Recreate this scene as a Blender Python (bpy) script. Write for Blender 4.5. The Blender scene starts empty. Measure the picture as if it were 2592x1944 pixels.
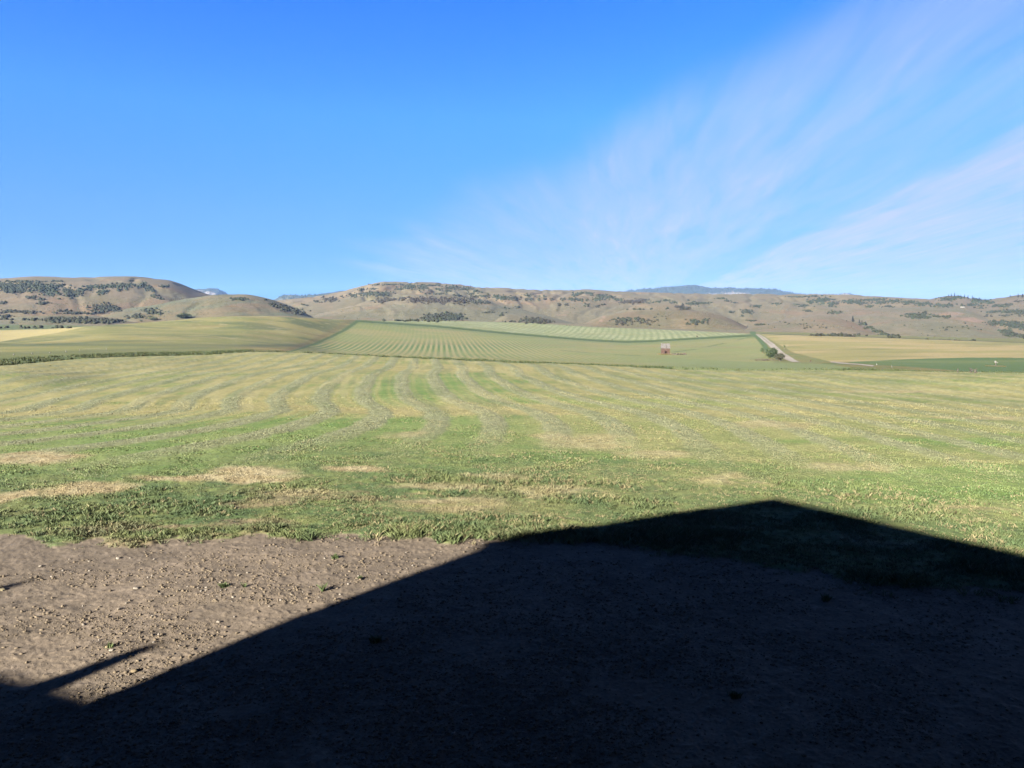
import bpy, math, random
import numpy as np
from mathutils import Vector

sc = bpy.context.scene
col = sc.collection
R = math.radians
rng = np.random.default_rng(7)
random.seed(7)

# ------------------------------------------------------------------ camera
F = 1873.0 / 2592.0            # focal length in picture widths
PITCH = math.atan((972 - 820) / 1873.0)
CAMH = 7.0
cam = bpy.data.cameras.new('camera')
cam.sensor_width = 36.0
cam.lens = 36.0 * F
cam.clip_start = 0.1
cam.clip_end = 40000
camo = bpy.data.objects.new('camera', cam)
col.objects.link(camo)
camo.location = (0, 0, CAMH)
camo.rotation_euler = (R(90) - PITCH, 0, 0)
sc.camera = camo

# ------------------------------------------------------------------ light
SUN_EL = R(20.0)
SHADOW_AZ = R(36.0)            # shadows fall towards this bearing (clockwise from +Y)
sun = bpy.data.lights.new('sun', 'SUN')
sun.energy = 5.0
sun.angle = R(0.7)
sun.color = (1.0, 0.93, 0.82)
suno = bpy.data.objects.new('sun', sun)
col.objects.link(suno)
LDIR = Vector((math.sin(SHADOW_AZ) * math.cos(SUN_EL), math.cos(SHADOW_AZ) * math.cos(SUN_EL), -math.sin(SUN_EL)))
suno.rotation_euler = LDIR.to_track_quat('-Z', 'Y').to_euler()

sc.view_settings.view_transform = 'Standard'
sc.view_settings.look = 'None'
sc.view_settings.gamma = 1.0
sc.view_settings.exposure = 3.5
sc.cycles.max_bounces = 6
sc.cycles.diffuse_bounces = 1
sc.cycles.transparent_max_bounces = 4
sc.cycles.volume_bounces = 0

# ------------------------------------------------------------------ sky
world = bpy.data.worlds.new('World')
sc.world = world
world.use_nodes = True
nt = world.node_tree
N, L = nt.nodes, nt.links
bg = N['Background']
bg.inputs[1].default_value = 0.05
sky = N.new('ShaderNodeTexSky')
sky.sky_type = 'NISHITA'
sky.sun_disc = False
sky.sun_elevation = SUN_EL
sky.sun_rotation = math.pi + SHADOW_AZ
sky.altitude = 2000
sky.air_density = 1.0
sky.dust_density = 0.0
sky.ozone_density = 3.0


def mth(nodes, links, op, a, b=None, c=None, clamp=False):
    n = nodes.new('ShaderNodeMath')
    n.operation = op
    n.use_clamp = clamp
    for i, v in enumerate((a, b, c)):
        if v is None:
            continue
        if isinstance(v, (int, float)):
            n.inputs[i].default_value = v
        else:
            links.new(v, n.inputs[i])
    return n.outputs[0]


def ramp(nodes, links, fac, stops, interp='LINEAR'):
    n = nodes.new('ShaderNodeValToRGB')
    n.color_ramp.interpolation = interp
    e = n.color_ramp.elements
    while len(e) < len(stops):
        e.new(0.5)
    for el, (p, c) in zip(e, stops):
        el.position = p
        el.color = tuple(c) + (1,) if len(c) == 3 else c
    links.new(fac, n.inputs[0])
    return n.outputs[0]


def mixc(nodes, links, fac, a, b, mode='MIX'):
    n = nodes.new('ShaderNodeMix')
    n.data_type = 'RGBA'
    n.blend_type = mode
    for sock, v in ((n.inputs[0], fac), (n.inputs[6], a), (n.inputs[7], b)):
        if isinstance(v, (int, float)):
            sock.default_value = v
        elif isinstance(v, tuple):
            sock.default_value = v + (1,) if len(v) == 3 else v
        else:
            links.new(v, sock)
    return n.outputs[2]


tc = N.new('ShaderNodeTexCoord')
sep = N.new('ShaderNodeSeparateXYZ')
L.new(tc.outputs['Generated'], sep.inputs[0])
dx, dy, dz = sep.outputs
M = lambda *a, **k: mth(N, L, *a, **k)
zc = M('MAXIMUM', dz, 0.004)
# clear blue tint; unseen upper sky darkened to deepen shadows (sin of elevation)
tint = ramp(N, L, zc, [(0.0, (0.05, 0.17, 0.42)), (0.05, (0.17, 0.29, 0.50)), (0.14, (0.27, 0.48, 0.78)),
                       (0.26, (0.29, 0.70, 1.2)), (0.45, (0.09, 0.60, 1.5)), (0.56, (0.12, 0.38, 0.85)), (0.66, (0.08, 0.15, 0.26)), (1.0, (0.06, 0.09, 0.14))])
tintv = N.new('ShaderNodeVectorMath')
tintv.operation = 'MULTIPLY'
L.new(tint, tintv.inputs[0])
tintv.inputs[1].default_value = (0.354, 0.354, 0.354)
blue = N.new('ShaderNodeVectorMath')
blue.operation = 'MULTIPLY'
L.new(sky.outputs[0], blue.inputs[0])
azf = N.new('ShaderNodeVectorMath')          # evens out the darker quarter of the sky left of the view
azf.operation = 'SCALE'
L.new(tintv.outputs[0], azf.inputs[0])
L.new(M('ADD', 1.0, M('MULTIPLY', M('MAXIMUM', M('MULTIPLY', dx, -1.0), 0.0), 0.28)), azf.inputs['Scale'])
L.new(azf.outputs[0], blue.inputs[1])
# cirrus, laid out on a high flat cloud sheet (x/z, y/z)
px = M('DIVIDE', dx, zc)
py = M('DIVIDE', dy, zc)
T0 = (1600 - 1296) / 1873.0
lat = M('SUBTRACT', px, M('MULTIPLY', py, T0))            # across the streaks
cmb = N.new('ShaderNodeCombineXYZ')
L.new(M('MULTIPLY', lat, 0.9), cmb.inputs[0])
L.new(M('MULTIPLY', py, 0.16), cmb.inputs[1])
n1 = N.new('ShaderNodeTexNoise')
n1.inputs['Scale'].default_value = 1.0
n1.inputs['Detail'].default_value = 5
n1.inputs['Roughness'].default_value = 0.5
n1.inputs['Distortion'].default_value = 0.3
L.new(cmb.outputs[0], n1.inputs[0])
cmb2 = N.new('ShaderNodeCombineXYZ')
L.new(M('MULTIPLY', lat, 3.6), cmb2.inputs[0])
L.new(M('MULTIPLY', py, 0.42), cmb2.inputs[1])
n2 = N.new('ShaderNodeTexNoise')
n2.inputs['Scale'].default_value = 1.0
n2.inputs['Detail'].default_value = 6
n2.inputs['Roughness'].default_value = 0.62
n2.inputs['Distortion'].default_value = 0.5
L.new(cmb2.outputs[0], n2.inputs[0])
latw = M('ADD', lat, M('MULTIPLY', M('SUBTRACT', n1.outputs[0], 0.5), 1.2))
lat01 = M('MULTIPLY_ADD', latw, 1 / 10.0, 0.6, clamp=True)    # lat -6..4 -> 0..1
band = ramp(N, L, lat01, [(0.0, (0.15,) * 3), (0.10, (0.6,) * 3), (0.22, (0.9,) * 3), (0.34, (0.8,) * 3), (0.42, (0.65,) * 3),
                          (0.50, (0.70,) * 3), (0.585, (0.85,) * 3), (0.66, (0.72,) * 3), (0.70, (0.70,) * 3), (0.735, (0.45,) * 3),
                          (0.775, (0.35,) * 3), (0.81, (1.0,) * 3), (0.88, (1.0,) * 3), (1.0, (0.85,) * 3)], 'EASE')


def half_plane(u1, v1, u2, v2):
    def d(u, v):
        c = Vector(((u - 1296) / 1873.0, 1.0, -(v - 972) / 1873.0))
        y = c.y * math.cos(PITCH) + c.z * math.sin(PITCH)
        z = -c.y * math.sin(PITCH) + c.z * math.cos(PITCH)
        return Vector((c.x, y, z)).normalized()
    n = d(u1, v1).cross(d(u2, v2)).normalized()
    vm = N.new('ShaderNodeVectorMath')
    vm.operation = 'DOT_PRODUCT'
    L.new(tc.outputs['Generated'], vm.inputs[0])
    vm.inputs[1].default_value = tuple(n)
    return vm.outputs['Value']


edge = half_plane(880, 690, 2000, 60)      # sign fixed below: positive right/below of the line
if True:
    edge = M('MULTIPLY', edge, 1.0)
edgew = M('ADD', edge, M('MULTIPLY', M('SUBTRACT', n1.outputs[0], 0.5), 0.16))
emask = ramp(N, L, M('MULTIPLY_ADD', edgew, 2.0, 0.5, clamp=True), [(0.44, (0.0,) * 3), (0.60, (0.7,) * 3), (0.80, (1.0,) * 3)], 'EASE')
streak = ramp(N, L, n2.outputs[0], [(0.30, (0.38,) * 3), (0.5, (0.75,) * 3), (0.68, (1.0,) * 3)], 'EASE')
cmb3 = N.new('ShaderNodeCombineXYZ')
L.new(M('MULTIPLY', latw, 13.0), cmb3.inputs[0])
L.new(M('MULTIPLY', py, 0.7), cmb3.inputs[1])
n3 = N.new('ShaderNodeTexNoise')
n3.inputs['Scale'].default_value = 1.0
n3.inputs['Detail'].default_value = 5
n3.inputs['Distortion'].default_value = 0.4
L.new(cmb3.outputs[0], n3.inputs[0])
fibre = ramp(N, L, n3.outputs[0], [(0.3, (0.72,) * 3), (0.65, (1.0,) * 3)])
cden = M('MULTIPLY', M('MULTIPLY', M('MULTIPLY', band, emask), streak), fibre, clamp=True)
cden = M('MULTIPLY', cden, 1.15, clamp=True)
cloudc = ramp(N, L, zc, [(0.0, (11.5, 13.0, 18.0)), (0.5, (6.5, 9.5, 17.5))])
cloudv = N.new('ShaderNodeVectorMath')
cloudv.operation = 'MULTIPLY'
cl = N.new('ShaderNodeCombineXYZ')
cl.inputs[0].default_value, cl.inputs[1].default_value, cl.inputs[2].default_value = 0.95, 1.10, 1.72
fin = mixc(N, L, cden, blue.outputs[0], cl.outputs[0])
L.new(fin, bg.inputs[0])

# ------------------------------------------------------------------ helpers
CP, SP = math.cos(PITCH), math.sin(PITCH)


def ray(u, v):
    """pixel of the photograph -> bearing (tan of azimuth), vertical slope per metre of ground distance"""
    x = (np.asarray(u, float) - 1296) / 1873.0
    yv = -(np.asarray(v, float) - 972) / 1873.0
    X = x
    Y = CP + yv * SP
    Z = -SP + yv * CP
    return np.arctan2(X, Y), Z / np.hypot(X, Y)


def proj(x, y, z):
    dep = y * CP - (z - CAMH) * SP
    up = y * SP + (z - CAMH) * CP
    dep = np.where(np.abs(dep) < 1e-6, 1e-6, dep)
    return 1296 + 1873.0 * x / dep, 972 - 1873.0 * up / dep, dep


def _hash(ix, iy, seed):
    h = (ix.astype(np.int64) * 374761393 + iy.astype(np.int64) * 668265263 + seed * 974634777) & 0xFFFFFFFF
    h = ((h ^ (h >> 13)) * 1274126177) & 0xFFFFFFFF
    h = h ^ (h >> 16)
    return (h & 0xFFFFFF) / float(0xFFFFFF)


def vnoise(x, y, seed=0):
    xi, yi = np.floor(x), np.floor(y)
    fx, fy = x - xi, y - yi
    fx = fx * fx * fx * (fx * (fx * 6 - 15) + 10)
    fy = fy * fy * fy * (fy * (fy * 6 - 15) + 10)
    xi = xi.astype(np.int64)
    yi = yi.astype(np.int64)
    a, b = _hash(xi, yi, seed), _hash(xi + 1, yi, seed)
    c, d = _hash(xi, yi + 1, seed), _hash(xi + 1, yi + 1, seed)
    return (a + (b - a) * fx) * (1 - fy) + (c + (d - c) * fx) * fy


def fbm(x, y, seed=0, octs=4, gain=0.5):
    s, a, t = 0.0, 1.0, 0.0
    for i in range(octs):
        ca, sa = math.cos(0.6 * i + 0.4), math.sin(0.6 * i + 0.4)
        s = s + a * vnoise((x * ca - y * sa) * 2 ** i, (x * sa + y * ca) * 2 ** i, seed + i * 13)
        t += a
        a *= gain
    return s / t


def sstep(a, b, x):
    t = np.clip((x - a) / (b - a), 0, 1)
    return t * t * (3 - 2 * t)


def srgb(r, g, b, k=2.3):
    """colour as read in the sunlit photograph -> reflectance under this light"""
    c = np.array([r, g, b], float) / 255
    c = np.where(c < 0.04045, c / 12.92, ((c + 0.055) / 1.055) ** 2.4)
    return c / (k * 2.83) * np.array([1.0, 1.02, 1.06])


def hermite(xs, ys, x):
    """smooth interpolation through knots; ys may be (n,) or (n, m) evaluated along axis 0"""
    xs = np.asarray(xs, float)
    ys = np.asarray(ys, float)
    d = np.diff(ys, axis=0) / (np.diff(xs)[:, None] if ys.ndim == 2 else np.diff(xs))
    m = np.zeros_like(ys)
    m[1:-1] = np.where(d[1:] * d[:-1] > 0, 2 * d[1:] * d[:-1] / np.where(d[1:] + d[:-1] == 0, 1, d[1:] + d[:-1]), 0)
    m[0], m[-1] = d[0], d[-1]
    x = np.clip(x, xs[0], xs[-1])
    i = np.clip(np.searchsorted(xs, x) - 1, 0, len(xs) - 2)
    h = xs[i + 1] - xs[i]
    t = (x - xs[i]) / h
    if ys.ndim == 2:
        h, t = h[:, None], t[:, None]
    t2, t3 = t * t, t * t * t
    return (2 * t3 - 3 * t2 + 1) * ys[i] + (t3 - 2 * t2 + t) * h * m[i] + (-2 * t3 + 3 * t2) * ys[i + 1] + (t3 - t2) * h * m[i + 1]


def interp(pts, x):
    p = np.asarray(pts, float)
    return np.interp(x, p[:, 0], p[:, 1])


def tag(o, label=None, cat=None, group=None, kind=None):
    if label:
        o['label'] = label
    if cat:
        o['category'] = cat
    if group:
        o['group'] = group
    if kind:
        o['kind'] = kind
    return o


def mesh_obj(name, verts, faces, mat, parent=None, colors=None, smooth=False, loc=None):
    """faces: (n,3) or (n,4) int array, or a list of index tuples; colors: per-vertex rgb"""
    me = bpy.data.meshes.new(name)
    verts = np.asarray(verts, np.float32)
    if isinstance(faces, np.ndarray):
        nf, k = faces.shape
        me.vertices.add(len(verts))
        me.vertices.foreach_set('co', verts.ravel())
        me.loops.add(nf * k)
        me.loops.foreach_set('vertex_index', faces.astype(np.int32).ravel())
        me.polygons.add(nf)
        me.polygons.foreach_set('loop_start', np.arange(0, nf * k, k, dtype=np.int32))
        me.polygons.foreach_set('loop_total', np.full(nf, k, np.int32))
        me.update(calc_edges=True)
    else:
        me.from_pydata([tuple(map(float, v)) for v in verts], [], faces)
        me.update()
    if smooth:
        me.polygons.foreach_set('use_smooth', np.ones(len(me.polygons), bool))
    if colors is not None:
        a = me.color_attributes.new('Col', 'FLOAT_COLOR', 'POINT')
        c = np.ones((len(verts), 4), np.float32)
        c[:, :3] = np.clip(colors, 0, 1)
        a.data.foreach_set('color', c.ravel())
    me.materials.append(mat)
    o = bpy.data.objects.new(name, me)
    col.objects.link(o)
    if parent:
        o.parent = parent
    if loc is not None:
        o.location = loc
    return o


def empty(name, loc, rz=0):
    o = bpy.data.objects.new(name, None)
    o.location = loc
    o.rotation_euler = (0, 0, rz)
    col.objects.link(o)
    return o


def material(name, base=None, attr=False, noise=(), bump=(), rough=0.95, spec=0.12, transl=0.0):
    """noise: list of (scale, detail, low, high) multiplied on; bump: list of (scale, strength, distance)"""
    m = bpy.data.materials.new(name)
    m.use_nodes = True
    n, l = m.node_tree.nodes, m.node_tree.links
    bs = n['Principled BSDF']
    bs.inputs['Roughness'].default_value = rough
    bs.inputs['Specular IOR Level'].default_value = spec
    co = n.new('ShaderNodeTexCoord').outputs['Object']
    if attr:
        a = n.new('ShaderNodeAttribute')
        a.attribute_name = 'Col'
        c = a.outputs['Color']
    else:
        rgb = n.new('ShaderNodeRGB')
        rgb.outputs[0].default_value = tuple(base) + (1,)
        c = rgb.outputs[0]
    for sc_, det, lo, hi in noise:
        t = n.new('ShaderNodeTexNoise')
        t.inputs['Scale'].default_value = sc_
        t.inputs['Detail'].default_value = det
        t.inputs['Roughness'].default_value = 0.6
        l.new(co, t.inputs['Vector'])
        g = ramp(n, l, t.outputs[0], [(0.28, (lo,) * 3), (0.72, (hi,) * 3)])
        c = mixc(n, l, 1.0, c, g, 'MULTIPLY')
    l.new(c, bs.inputs['Base Color'])
    prev = None
    for sc_, st, dist in bump:
        t = n.new('ShaderNodeTexNoise')
        t.inputs['Scale'].default_value = sc_
        t.inputs['Detail'].default_value = 4
        l.new(co, t.inputs['Vector'])
        b = n.new('ShaderNodeBump')
        b.inputs['Strength'].default_value = st
        b.inputs['Distance'].default_value = dist
        l.new(t.outputs[0], b.inputs['Height'])
        if prev:
            l.new(prev, b.inputs['Normal'])
        prev = b.outputs[0]
    if prev:
        l.new(prev, bs.inputs['Normal'])
    return m


# ------------------------------------------------------------------ the ground: one sheet, its relief read off knots
KN = {   # picture column: (ground distance, picture row at which that ground shows)
    -500: [(118, 945), (170, 905), (260, 884), (400, 868), (700, 837), (900, 823), (1300, 818)],
    0: [(112, 942), (170, 901), (260, 880), (400, 866), (700, 836), (900, 823), (1300, 818)],
    300: [(145, 911), (260, 874), (420, 846), (520, 834), (620, 822), (760, 826), (1300, 822)],
    600: [(174, 895), (230, 882), (350, 865), (520, 836), (690, 800), (850, 803), (1300, 812)],
    720: [(172, 896), (235, 886), (330, 880), (430, 866), (570, 832), (720, 800), (900, 806), (1300, 812)],
    860: [(170, 897), (250, 899), (340, 897), (430, 890), (540, 862), (640, 836), (765, 808), (930, 808), (1300, 808)],
    1100: [(155, 906), (250, 909), (340, 905), (420, 898), (540, 872), (660, 846), (780, 826), (950, 812), (1300, 812)],
    1350: [(142, 915), (250, 917), (330, 912), (400, 905), (510, 883), (640, 862), (740, 849), (850, 835), (1000, 818), (1300, 816)],
    1600: [(127, 927), (230, 927), (310, 922), (370, 914), (450, 897), (560, 880), (680, 866), (800, 850), (950, 832), (1300, 824)],
    1850: [(114, 938), (200, 933), (270, 925), (340, 914), (440, 898), (560, 878), (700, 858), (800, 846), (950, 838), (1300, 830)],
    2000: [(112, 940), (190, 930), (260, 920), (340, 909), (400, 896), (500, 878), (620, 860), (760, 846), (950, 840), (1300, 832)],
    2200: [(110, 943), (180, 930), (250, 919), (320, 909), (420, 890), (560, 868), (720, 854), (900, 849), (1300, 842)],
    2400: [(106, 949), (170, 940), (230, 928), (330, 909), (440, 890), (600, 869), (720, 860), (900, 855), (1300, 846)],
    2592: [(103, 954), (170, 944), (230, 932), (330, 908), (440, 890), (600, 874), (700, 867), (900, 860), (1300, 850)],
    3100: [(103, 954), (170, 944), (230, 932), (330, 908), (440, 890), (600, 874), (700, 867), (900, 860), (1300, 850)],
}
RN = 7.0
dep = np.linspace(math.atan(CAMH / 7.6), math.atan(CAMH / 200.0), 740)
r_near = CAMH / np.tan(dep)
r_far = 200 * np.exp(np.linspace(0, math.log(1300 / 200), 250))[1:]
r_out = 1300 * np.exp(np.linspace(0, math.log(12000 / 1300), 26))[1:]
RR = np.concatenate([[0.01, 2.0, 4.0, 5.5, 6.8], r_near, r_far, r_out])
az_f = np.linspace(R(-41), R(41), 960)
az_b = np.linspace(R(41), R(319), 72)[1:-1]
AZ = np.concatenate([az_f, az_b])
NF = len(az_f)

ucols = sorted(KN)
prof = []
for u in ucols:
    k = KN[u]
    rs = np.array([p[0] for p in k], float)
    zs = []
    for p in k:
        zs.append(CAMH + p[0] * ray(u, p[1])[1])
    r_first = rs[0]
    lr = np.log(np.concatenate([[1.0, r_first * 0.5, r_first * 0.8], rs, [4000, 20000]]))
    zz = np.concatenate([[0, 0, 0], zs, [zs[-1] - 6, zs[-1] - 20]])
    zz[3] = zz[3]
    prof.append(hermite(lr, zz, np.log(np.maximum(RR, 1.0))))
prof = np.array(prof)
az_cols = ray(np.array(ucols), np.full(len(ucols), 880.0))[0]
Zf = hermite(az_cols, prof, np.clip(az_f, az_cols[0], az_cols[-1]))         # (NF, NR)
zl, zr = Zf[0], Zf[-1]
tb = ((az_b - R(41)) / R(278))[:, None]
Zb = zr[None] * (1 - tb) + zl[None] * tb
Zg = np.concatenate([Zf, Zb])
Zg *= sstep(15, 45, RR)[None]
AZg, RRg = np.meshgrid(AZ, RR, indexing='ij')
Xg, Yg = RRg * np.sin(AZg), RRg * np.cos(AZg)
# gentle natural unevenness
Zg += (fbm(Xg / 60, Yg / 60, 3, 3) - 0.5) * 0.9 * sstep(170, 320, RRg) * (1 - 0.0 * RRg)
Zg += (fbm(Xg / 14, Yg / 14, 5, 3) - 0.5) * 0.16 * sstep(20, 35, RRg)

Ug, Vg, _d = proj(Xg, Yg, Zg)
Ug = np.where(np.cos(AZg) < 0.15, -9999, Ug)

# ---- which crop or cover lies where
EDGE_NEAR = [(-900, 1010), (0, 942), (100, 930), (180, 921), (350, 909), (530, 903), (650, 893), (760, 895), (1000, 904), (1300, 914),
             (1500, 921), (1650, 929), (1850, 938), (2050, 939), (2200, 942), (2330, 947), (2592, 954), (3400, 975)]
ue = np.array([p[0] for p in EDGE_NEAR], float)
ve = np.array([p[1] for p in EDGE_NEAR], float)
aze, sle = ray(ue, ve)
R_EDGE = CAMH / -sle
redge = np.interp(AZg, aze, R_EDGE) + (fbm(Xg / 9, Yg / 9, 11, 2) - 0.5) * 4
# soil edge
SOIL = [(-1200, 1330), (0, 1352), (90, 1368), (140, 1375), (240, 1372), (330, 1378), (385, 1381), (450, 1368), (560, 1372), (640, 1362), (760, 1366),
        (900, 1356), (1060, 1368), (1130, 1372), (1220, 1366), (1400, 1372), (1600, 1382), (1750, 1400), (1900, 1420), (2050, 1452), (2200, 1478),
        (2400, 1492), (2592, 1500), (3600, 1560)]
us = np.array([p[0] for p in SOIL], float)
vs = np.array([p[1] for p in SOIL], float)
azs, sls = ray(us, vs)
R_SOIL = CAMH / -sls


def soil_edge(az, x, y):
    return np.interp(az, azs, R_SOIL) + (fbm(x / 0.9, y / 0.9, 21, 3) - 0.5) * 1.6


rsoil = soil_edge(AZg, Xg, Yg)

A_ROW = math.atan((1000 - 1296) / 1873.0)


def row_phase(x, y):
    r = np.hypot(x, y)
    q = x * math.cos(A_ROW) - y * math.sin(A_ROW)
    off = hermite([0, 34, 40, 45, 51, 57, 62, 69, 81, 96, 108, 119, 149, 220], [-2.5, -1.0, 0.3, 1.6, 2.7, 2.9, 2.0, 0.5, -0.2, 0.0, 1.1, 2.6, 3.6, 4.5], y.ravel()).reshape(y.shape)
    off = off * (1 - 0.8 * sstep(10, 30, x)) * (1 - 0.65 * sstep(-22, -48, x) * sstep(112, 100, y))
    off = off - np.clip(60 - y, 0, 22) * 0.020 * np.clip(-x - 6, 0, 26)      # the headland turn, tighter towards the left
    off = off + 1.2 * (fbm(x / 40, y / 40, 31, 2) - 0.5)
    return (q - 0.95 * off) / 4.0 + 0.36


def pnt(u, v):
    a, s = ray(u, v)
    d = CAMH / -s
    return d * math.sin(a), d * math.cos(a)


STRAW = [(95, 1160, 150, 18), (205, 1245, 135, 22), (30, 1260, 60, 14), (640, 1200, 85, 17), (905, 1190, 110, 10), (560, 1215, 220, 10), (1130, 1237, 130, 10),
         (1390, 1243, 150, 12), (1270, 1210, 90, 9), (1500, 1120, 120, 22), (1650, 1150, 90, 14), (1400, 1105, 60, 14), (1040, 1105, 80, 9),
         (2480, 1058, 140, 5), (2230, 992, 190, 3), (1850, 1215, 110, 18), (1120, 1280, 190, 22), (1850, 1345, 100, 10), (2250, 1370, 120, 12),
         (1960, 1075, 120, 10), (2150, 1180, 130, 12), (760, 1255, 120, 9), (2440, 1290, 90, 6)]
straw_pts = []
for (u, v, ru, rv) in STRAW:
    x0, y0 = pnt(u, v)
    x1, _ = pnt(u + ru, v)
    _, ya = pnt(u, v - rv)
    _, yb = pnt(u, v + rv)
    straw_pts.append((x0, y0, abs(x1 - x0), max(abs(ya - yb) / 2, 0.3)))


def straw_mask(x, y):
    m = np.zeros_like(x)
    wx = x + (fbm(x / 2.5, y / 2.5, 41, 3) - 0.5) * 3.0
    wy = y + (fbm(x / 2.5, y / 2.5, 47, 3) - 0.5) * 2.4
    for i_, (x0, y0, a, b) in enumerate(straw_pts):
        wgt = 1.15 if i_ < 6 else 0.7
        d = ((wx - x0) / a) ** 2 + ((wy - y0) / b) ** 2
        m = np.maximum(m, wgt * np.clip(1.35 - d, 0, 1))
    return m


def lerp(a, b, t):
    return a + (b - a) * (t[..., None] if np.ndim(t) else t)


def near_color(x, y):
    """reflectance of the mown hay meadow and the alfalfa margin"""
    r = np.hypot(x, y)
    ph = row_phase(x, y)
    f = ph - np.floor(ph)
    wn = (fbm(x / 1.6, y / 1.6, 51, 3) - 0.5) * 0.14
    wind = 1 - sstep(0.17, 0.27, np.abs(f - 0.5) + wn)
    track = np.exp(-((np.abs(f - 0.02) - 0.13) / 0.05) ** 2) + np.exp(-((np.abs(f - 0.98) - 0.13) / 0.05) ** 2)
    g1 = fbm(x / 11, y / 7, 61, 4)
    g2 = fbm(x / 3.2, y / 2.0, 67, 4)
    green = lerp(srgb(154, 176, 98), srgb(130, 162, 80), sstep(0.35, 0.65, g2))
    tan = lerp(srgb(204, 192, 130), srgb(184, 178, 116), sstep(0.3, 0.7, g2))
    hay = lerp(srgb(180, 182, 136), srgb(164, 168, 120), sstep(0.3, 0.7, fbm(x / 0.8, y / 0.8, 71, 3)))
    # between the windrows: tan bands lying across the rows, greener elsewhere
    xband = fbm(x / 16, (y + 0.16 * x) / 4.5, 73, 3)
    xr = sstep(-10, 22, x - 0.12 * y)
    tmix = sstep(0.42, 0.56, xband * 0.5 + g1 * 0.5 + 0.05) * 0.9
    gm = np.exp(-((x + 9) / 8.0) ** 2 - ((y - 84) / 20.0) ** 2)              # the greener middle of the meadow
    low = sstep(58, 54, y + 2.5 * (g1 - 0.5)) * (1 - 0.6 * sstep(-4, 6, x))   # below the headland turn it stays green
    cross = np.exp(-((y - 60 + 4 * (g1 - 0.5)) / 2.6) ** 2) * sstep(8, 2, x) + np.exp(-((y - 118 + 8 * (g1 - 0.5)) / 7.0) ** 2)
    tmix = np.clip(tmix * 0.65 + 0.28 - 1.25 * gm - 0.75 * low + 0.7 * cross, 0, 1)
    c = lerp(green, tan, tmix)
    c = lerp(c, lerp(srgb(206, 194, 126), srgb(186, 180, 112), sstep(0.3, 0.7, g2)), np.clip(track, 0, 1) * sstep(50, 62, r) * (0.55 + 0.35 * sstep(10, -25, x)) * (1 - 0.7 * gm))
    contrast = 1 - 0.4 * sstep(10, 45, x - 0.2 * y + 6)
    wfade = sstep(36, 50, r + 6 * (fbm(x / 6, y / 6, 77, 2) - 0.5)) * contrast
    c = lerp(c, hay, wind * wfade)
    # straw streaks raked out along the rows
    al = y * math.cos(A_ROW) + x * math.sin(A_ROW)
    stk = sstep(0.56, 0.70, fbm(ph * 3.1, al / 14, 97, 3)) * sstep(50, 72, r) * (1 - 0.8 * gm)
    c = lerp(c, srgb(214, 204, 144), stk * 0.6)
    dst = sstep(0.58, 0.72, fbm(ph * 2.6 + 40, al / 10, 99, 3)) * sstep(46, 66, r)
    c = lerp(c, srgb(132, 148, 94), dst * 0.45)
    # margin of uncut alfalfa near the soil, and on the right
    alf = lerp(srgb(110, 134, 80), srgb(150, 158, 94), sstep(0.3, 0.7, fbm(x / 1.5, y / 1.2, 81, 4)))
    am = 1 - sstep(33, 50, r + 16 * (fbm(x / 12, y / 7, 83, 3) - 0.5) + 8 * sstep(0, 22, x))
    c = lerp(c, alf, am * 0.85)
    st = straw_mask(x, y)
    sc_ = lerp(srgb(222, 206, 158), srgb(204, 184, 134), sstep(0.3, 0.7, fbm(x / 0.7, y / 0.7, 85, 3)))
    brown = sstep(0.50, 0.64, fbm(x / 3.5, y / 1.3, 89, 4)) * sstep(34, 29, r) * sstep(4, -6, x)
    c = lerp(c, srgb(186, 160, 126), brown * 0.75)
    c = lerp(c, sc_, st * sstep(0.3, 0.6, fbm(x / 1.1, y / 0.8, 87, 3) + 0.3 * st) * 0.9)
    return c


DCOL = [lambda x, y: None]
colr = np.zeros(Xg.shape + (3,))
nb = near_color(Xg, Yg)
soilc = lerp(srgb(166, 148, 126), srgb(150, 134, 114), sstep(0.3, 0.7, fbm(Xg / 1.7, Yg / 1.7, 91, 4)))
soilc = lerp(soilc, srgb(176, 158, 138), sstep(0.62, 0.8, fbm(Xg / 0.5, Yg / 0.5, 93, 3)) * 0.5)
issoil = sstep(-0.12, 0.12, rsoil - RRg)
colr[:] = lerp(nb, soilc, issoil)

far = RRg > redge
g = fbm(Xg / 45, Yg / 25, 101, 5)
gf = fbm(Xg / 6, Yg / 5, 103, 4)
U, V = Ug, Vg
# default far cover: dry rangeland
rang = lerp(srgb(176, 160, 122, 2.6), srgb(150, 146, 112, 2.6), sstep(0.35, 0.65, g))
fc = rang.copy()


def put(mask, c):
    global fc
    fc = lerp(fc, c, mask if mask.dtype != bool else mask.astype(float))


BOT2 = [(905, 812), (1100, 825), (1250, 840), (1400, 853), (1500, 861), (1580, 865), (1650, 863), (1750, 857), (1890, 849)]
TOP3 = [(905, 812), (1000, 812), (1140, 812), (1350, 818), (1500, 828), (1620, 832), (1800, 840), (1900, 845)]
vb2, vt3 = interp(BOT2, U), interp(TOP3, U)
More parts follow.
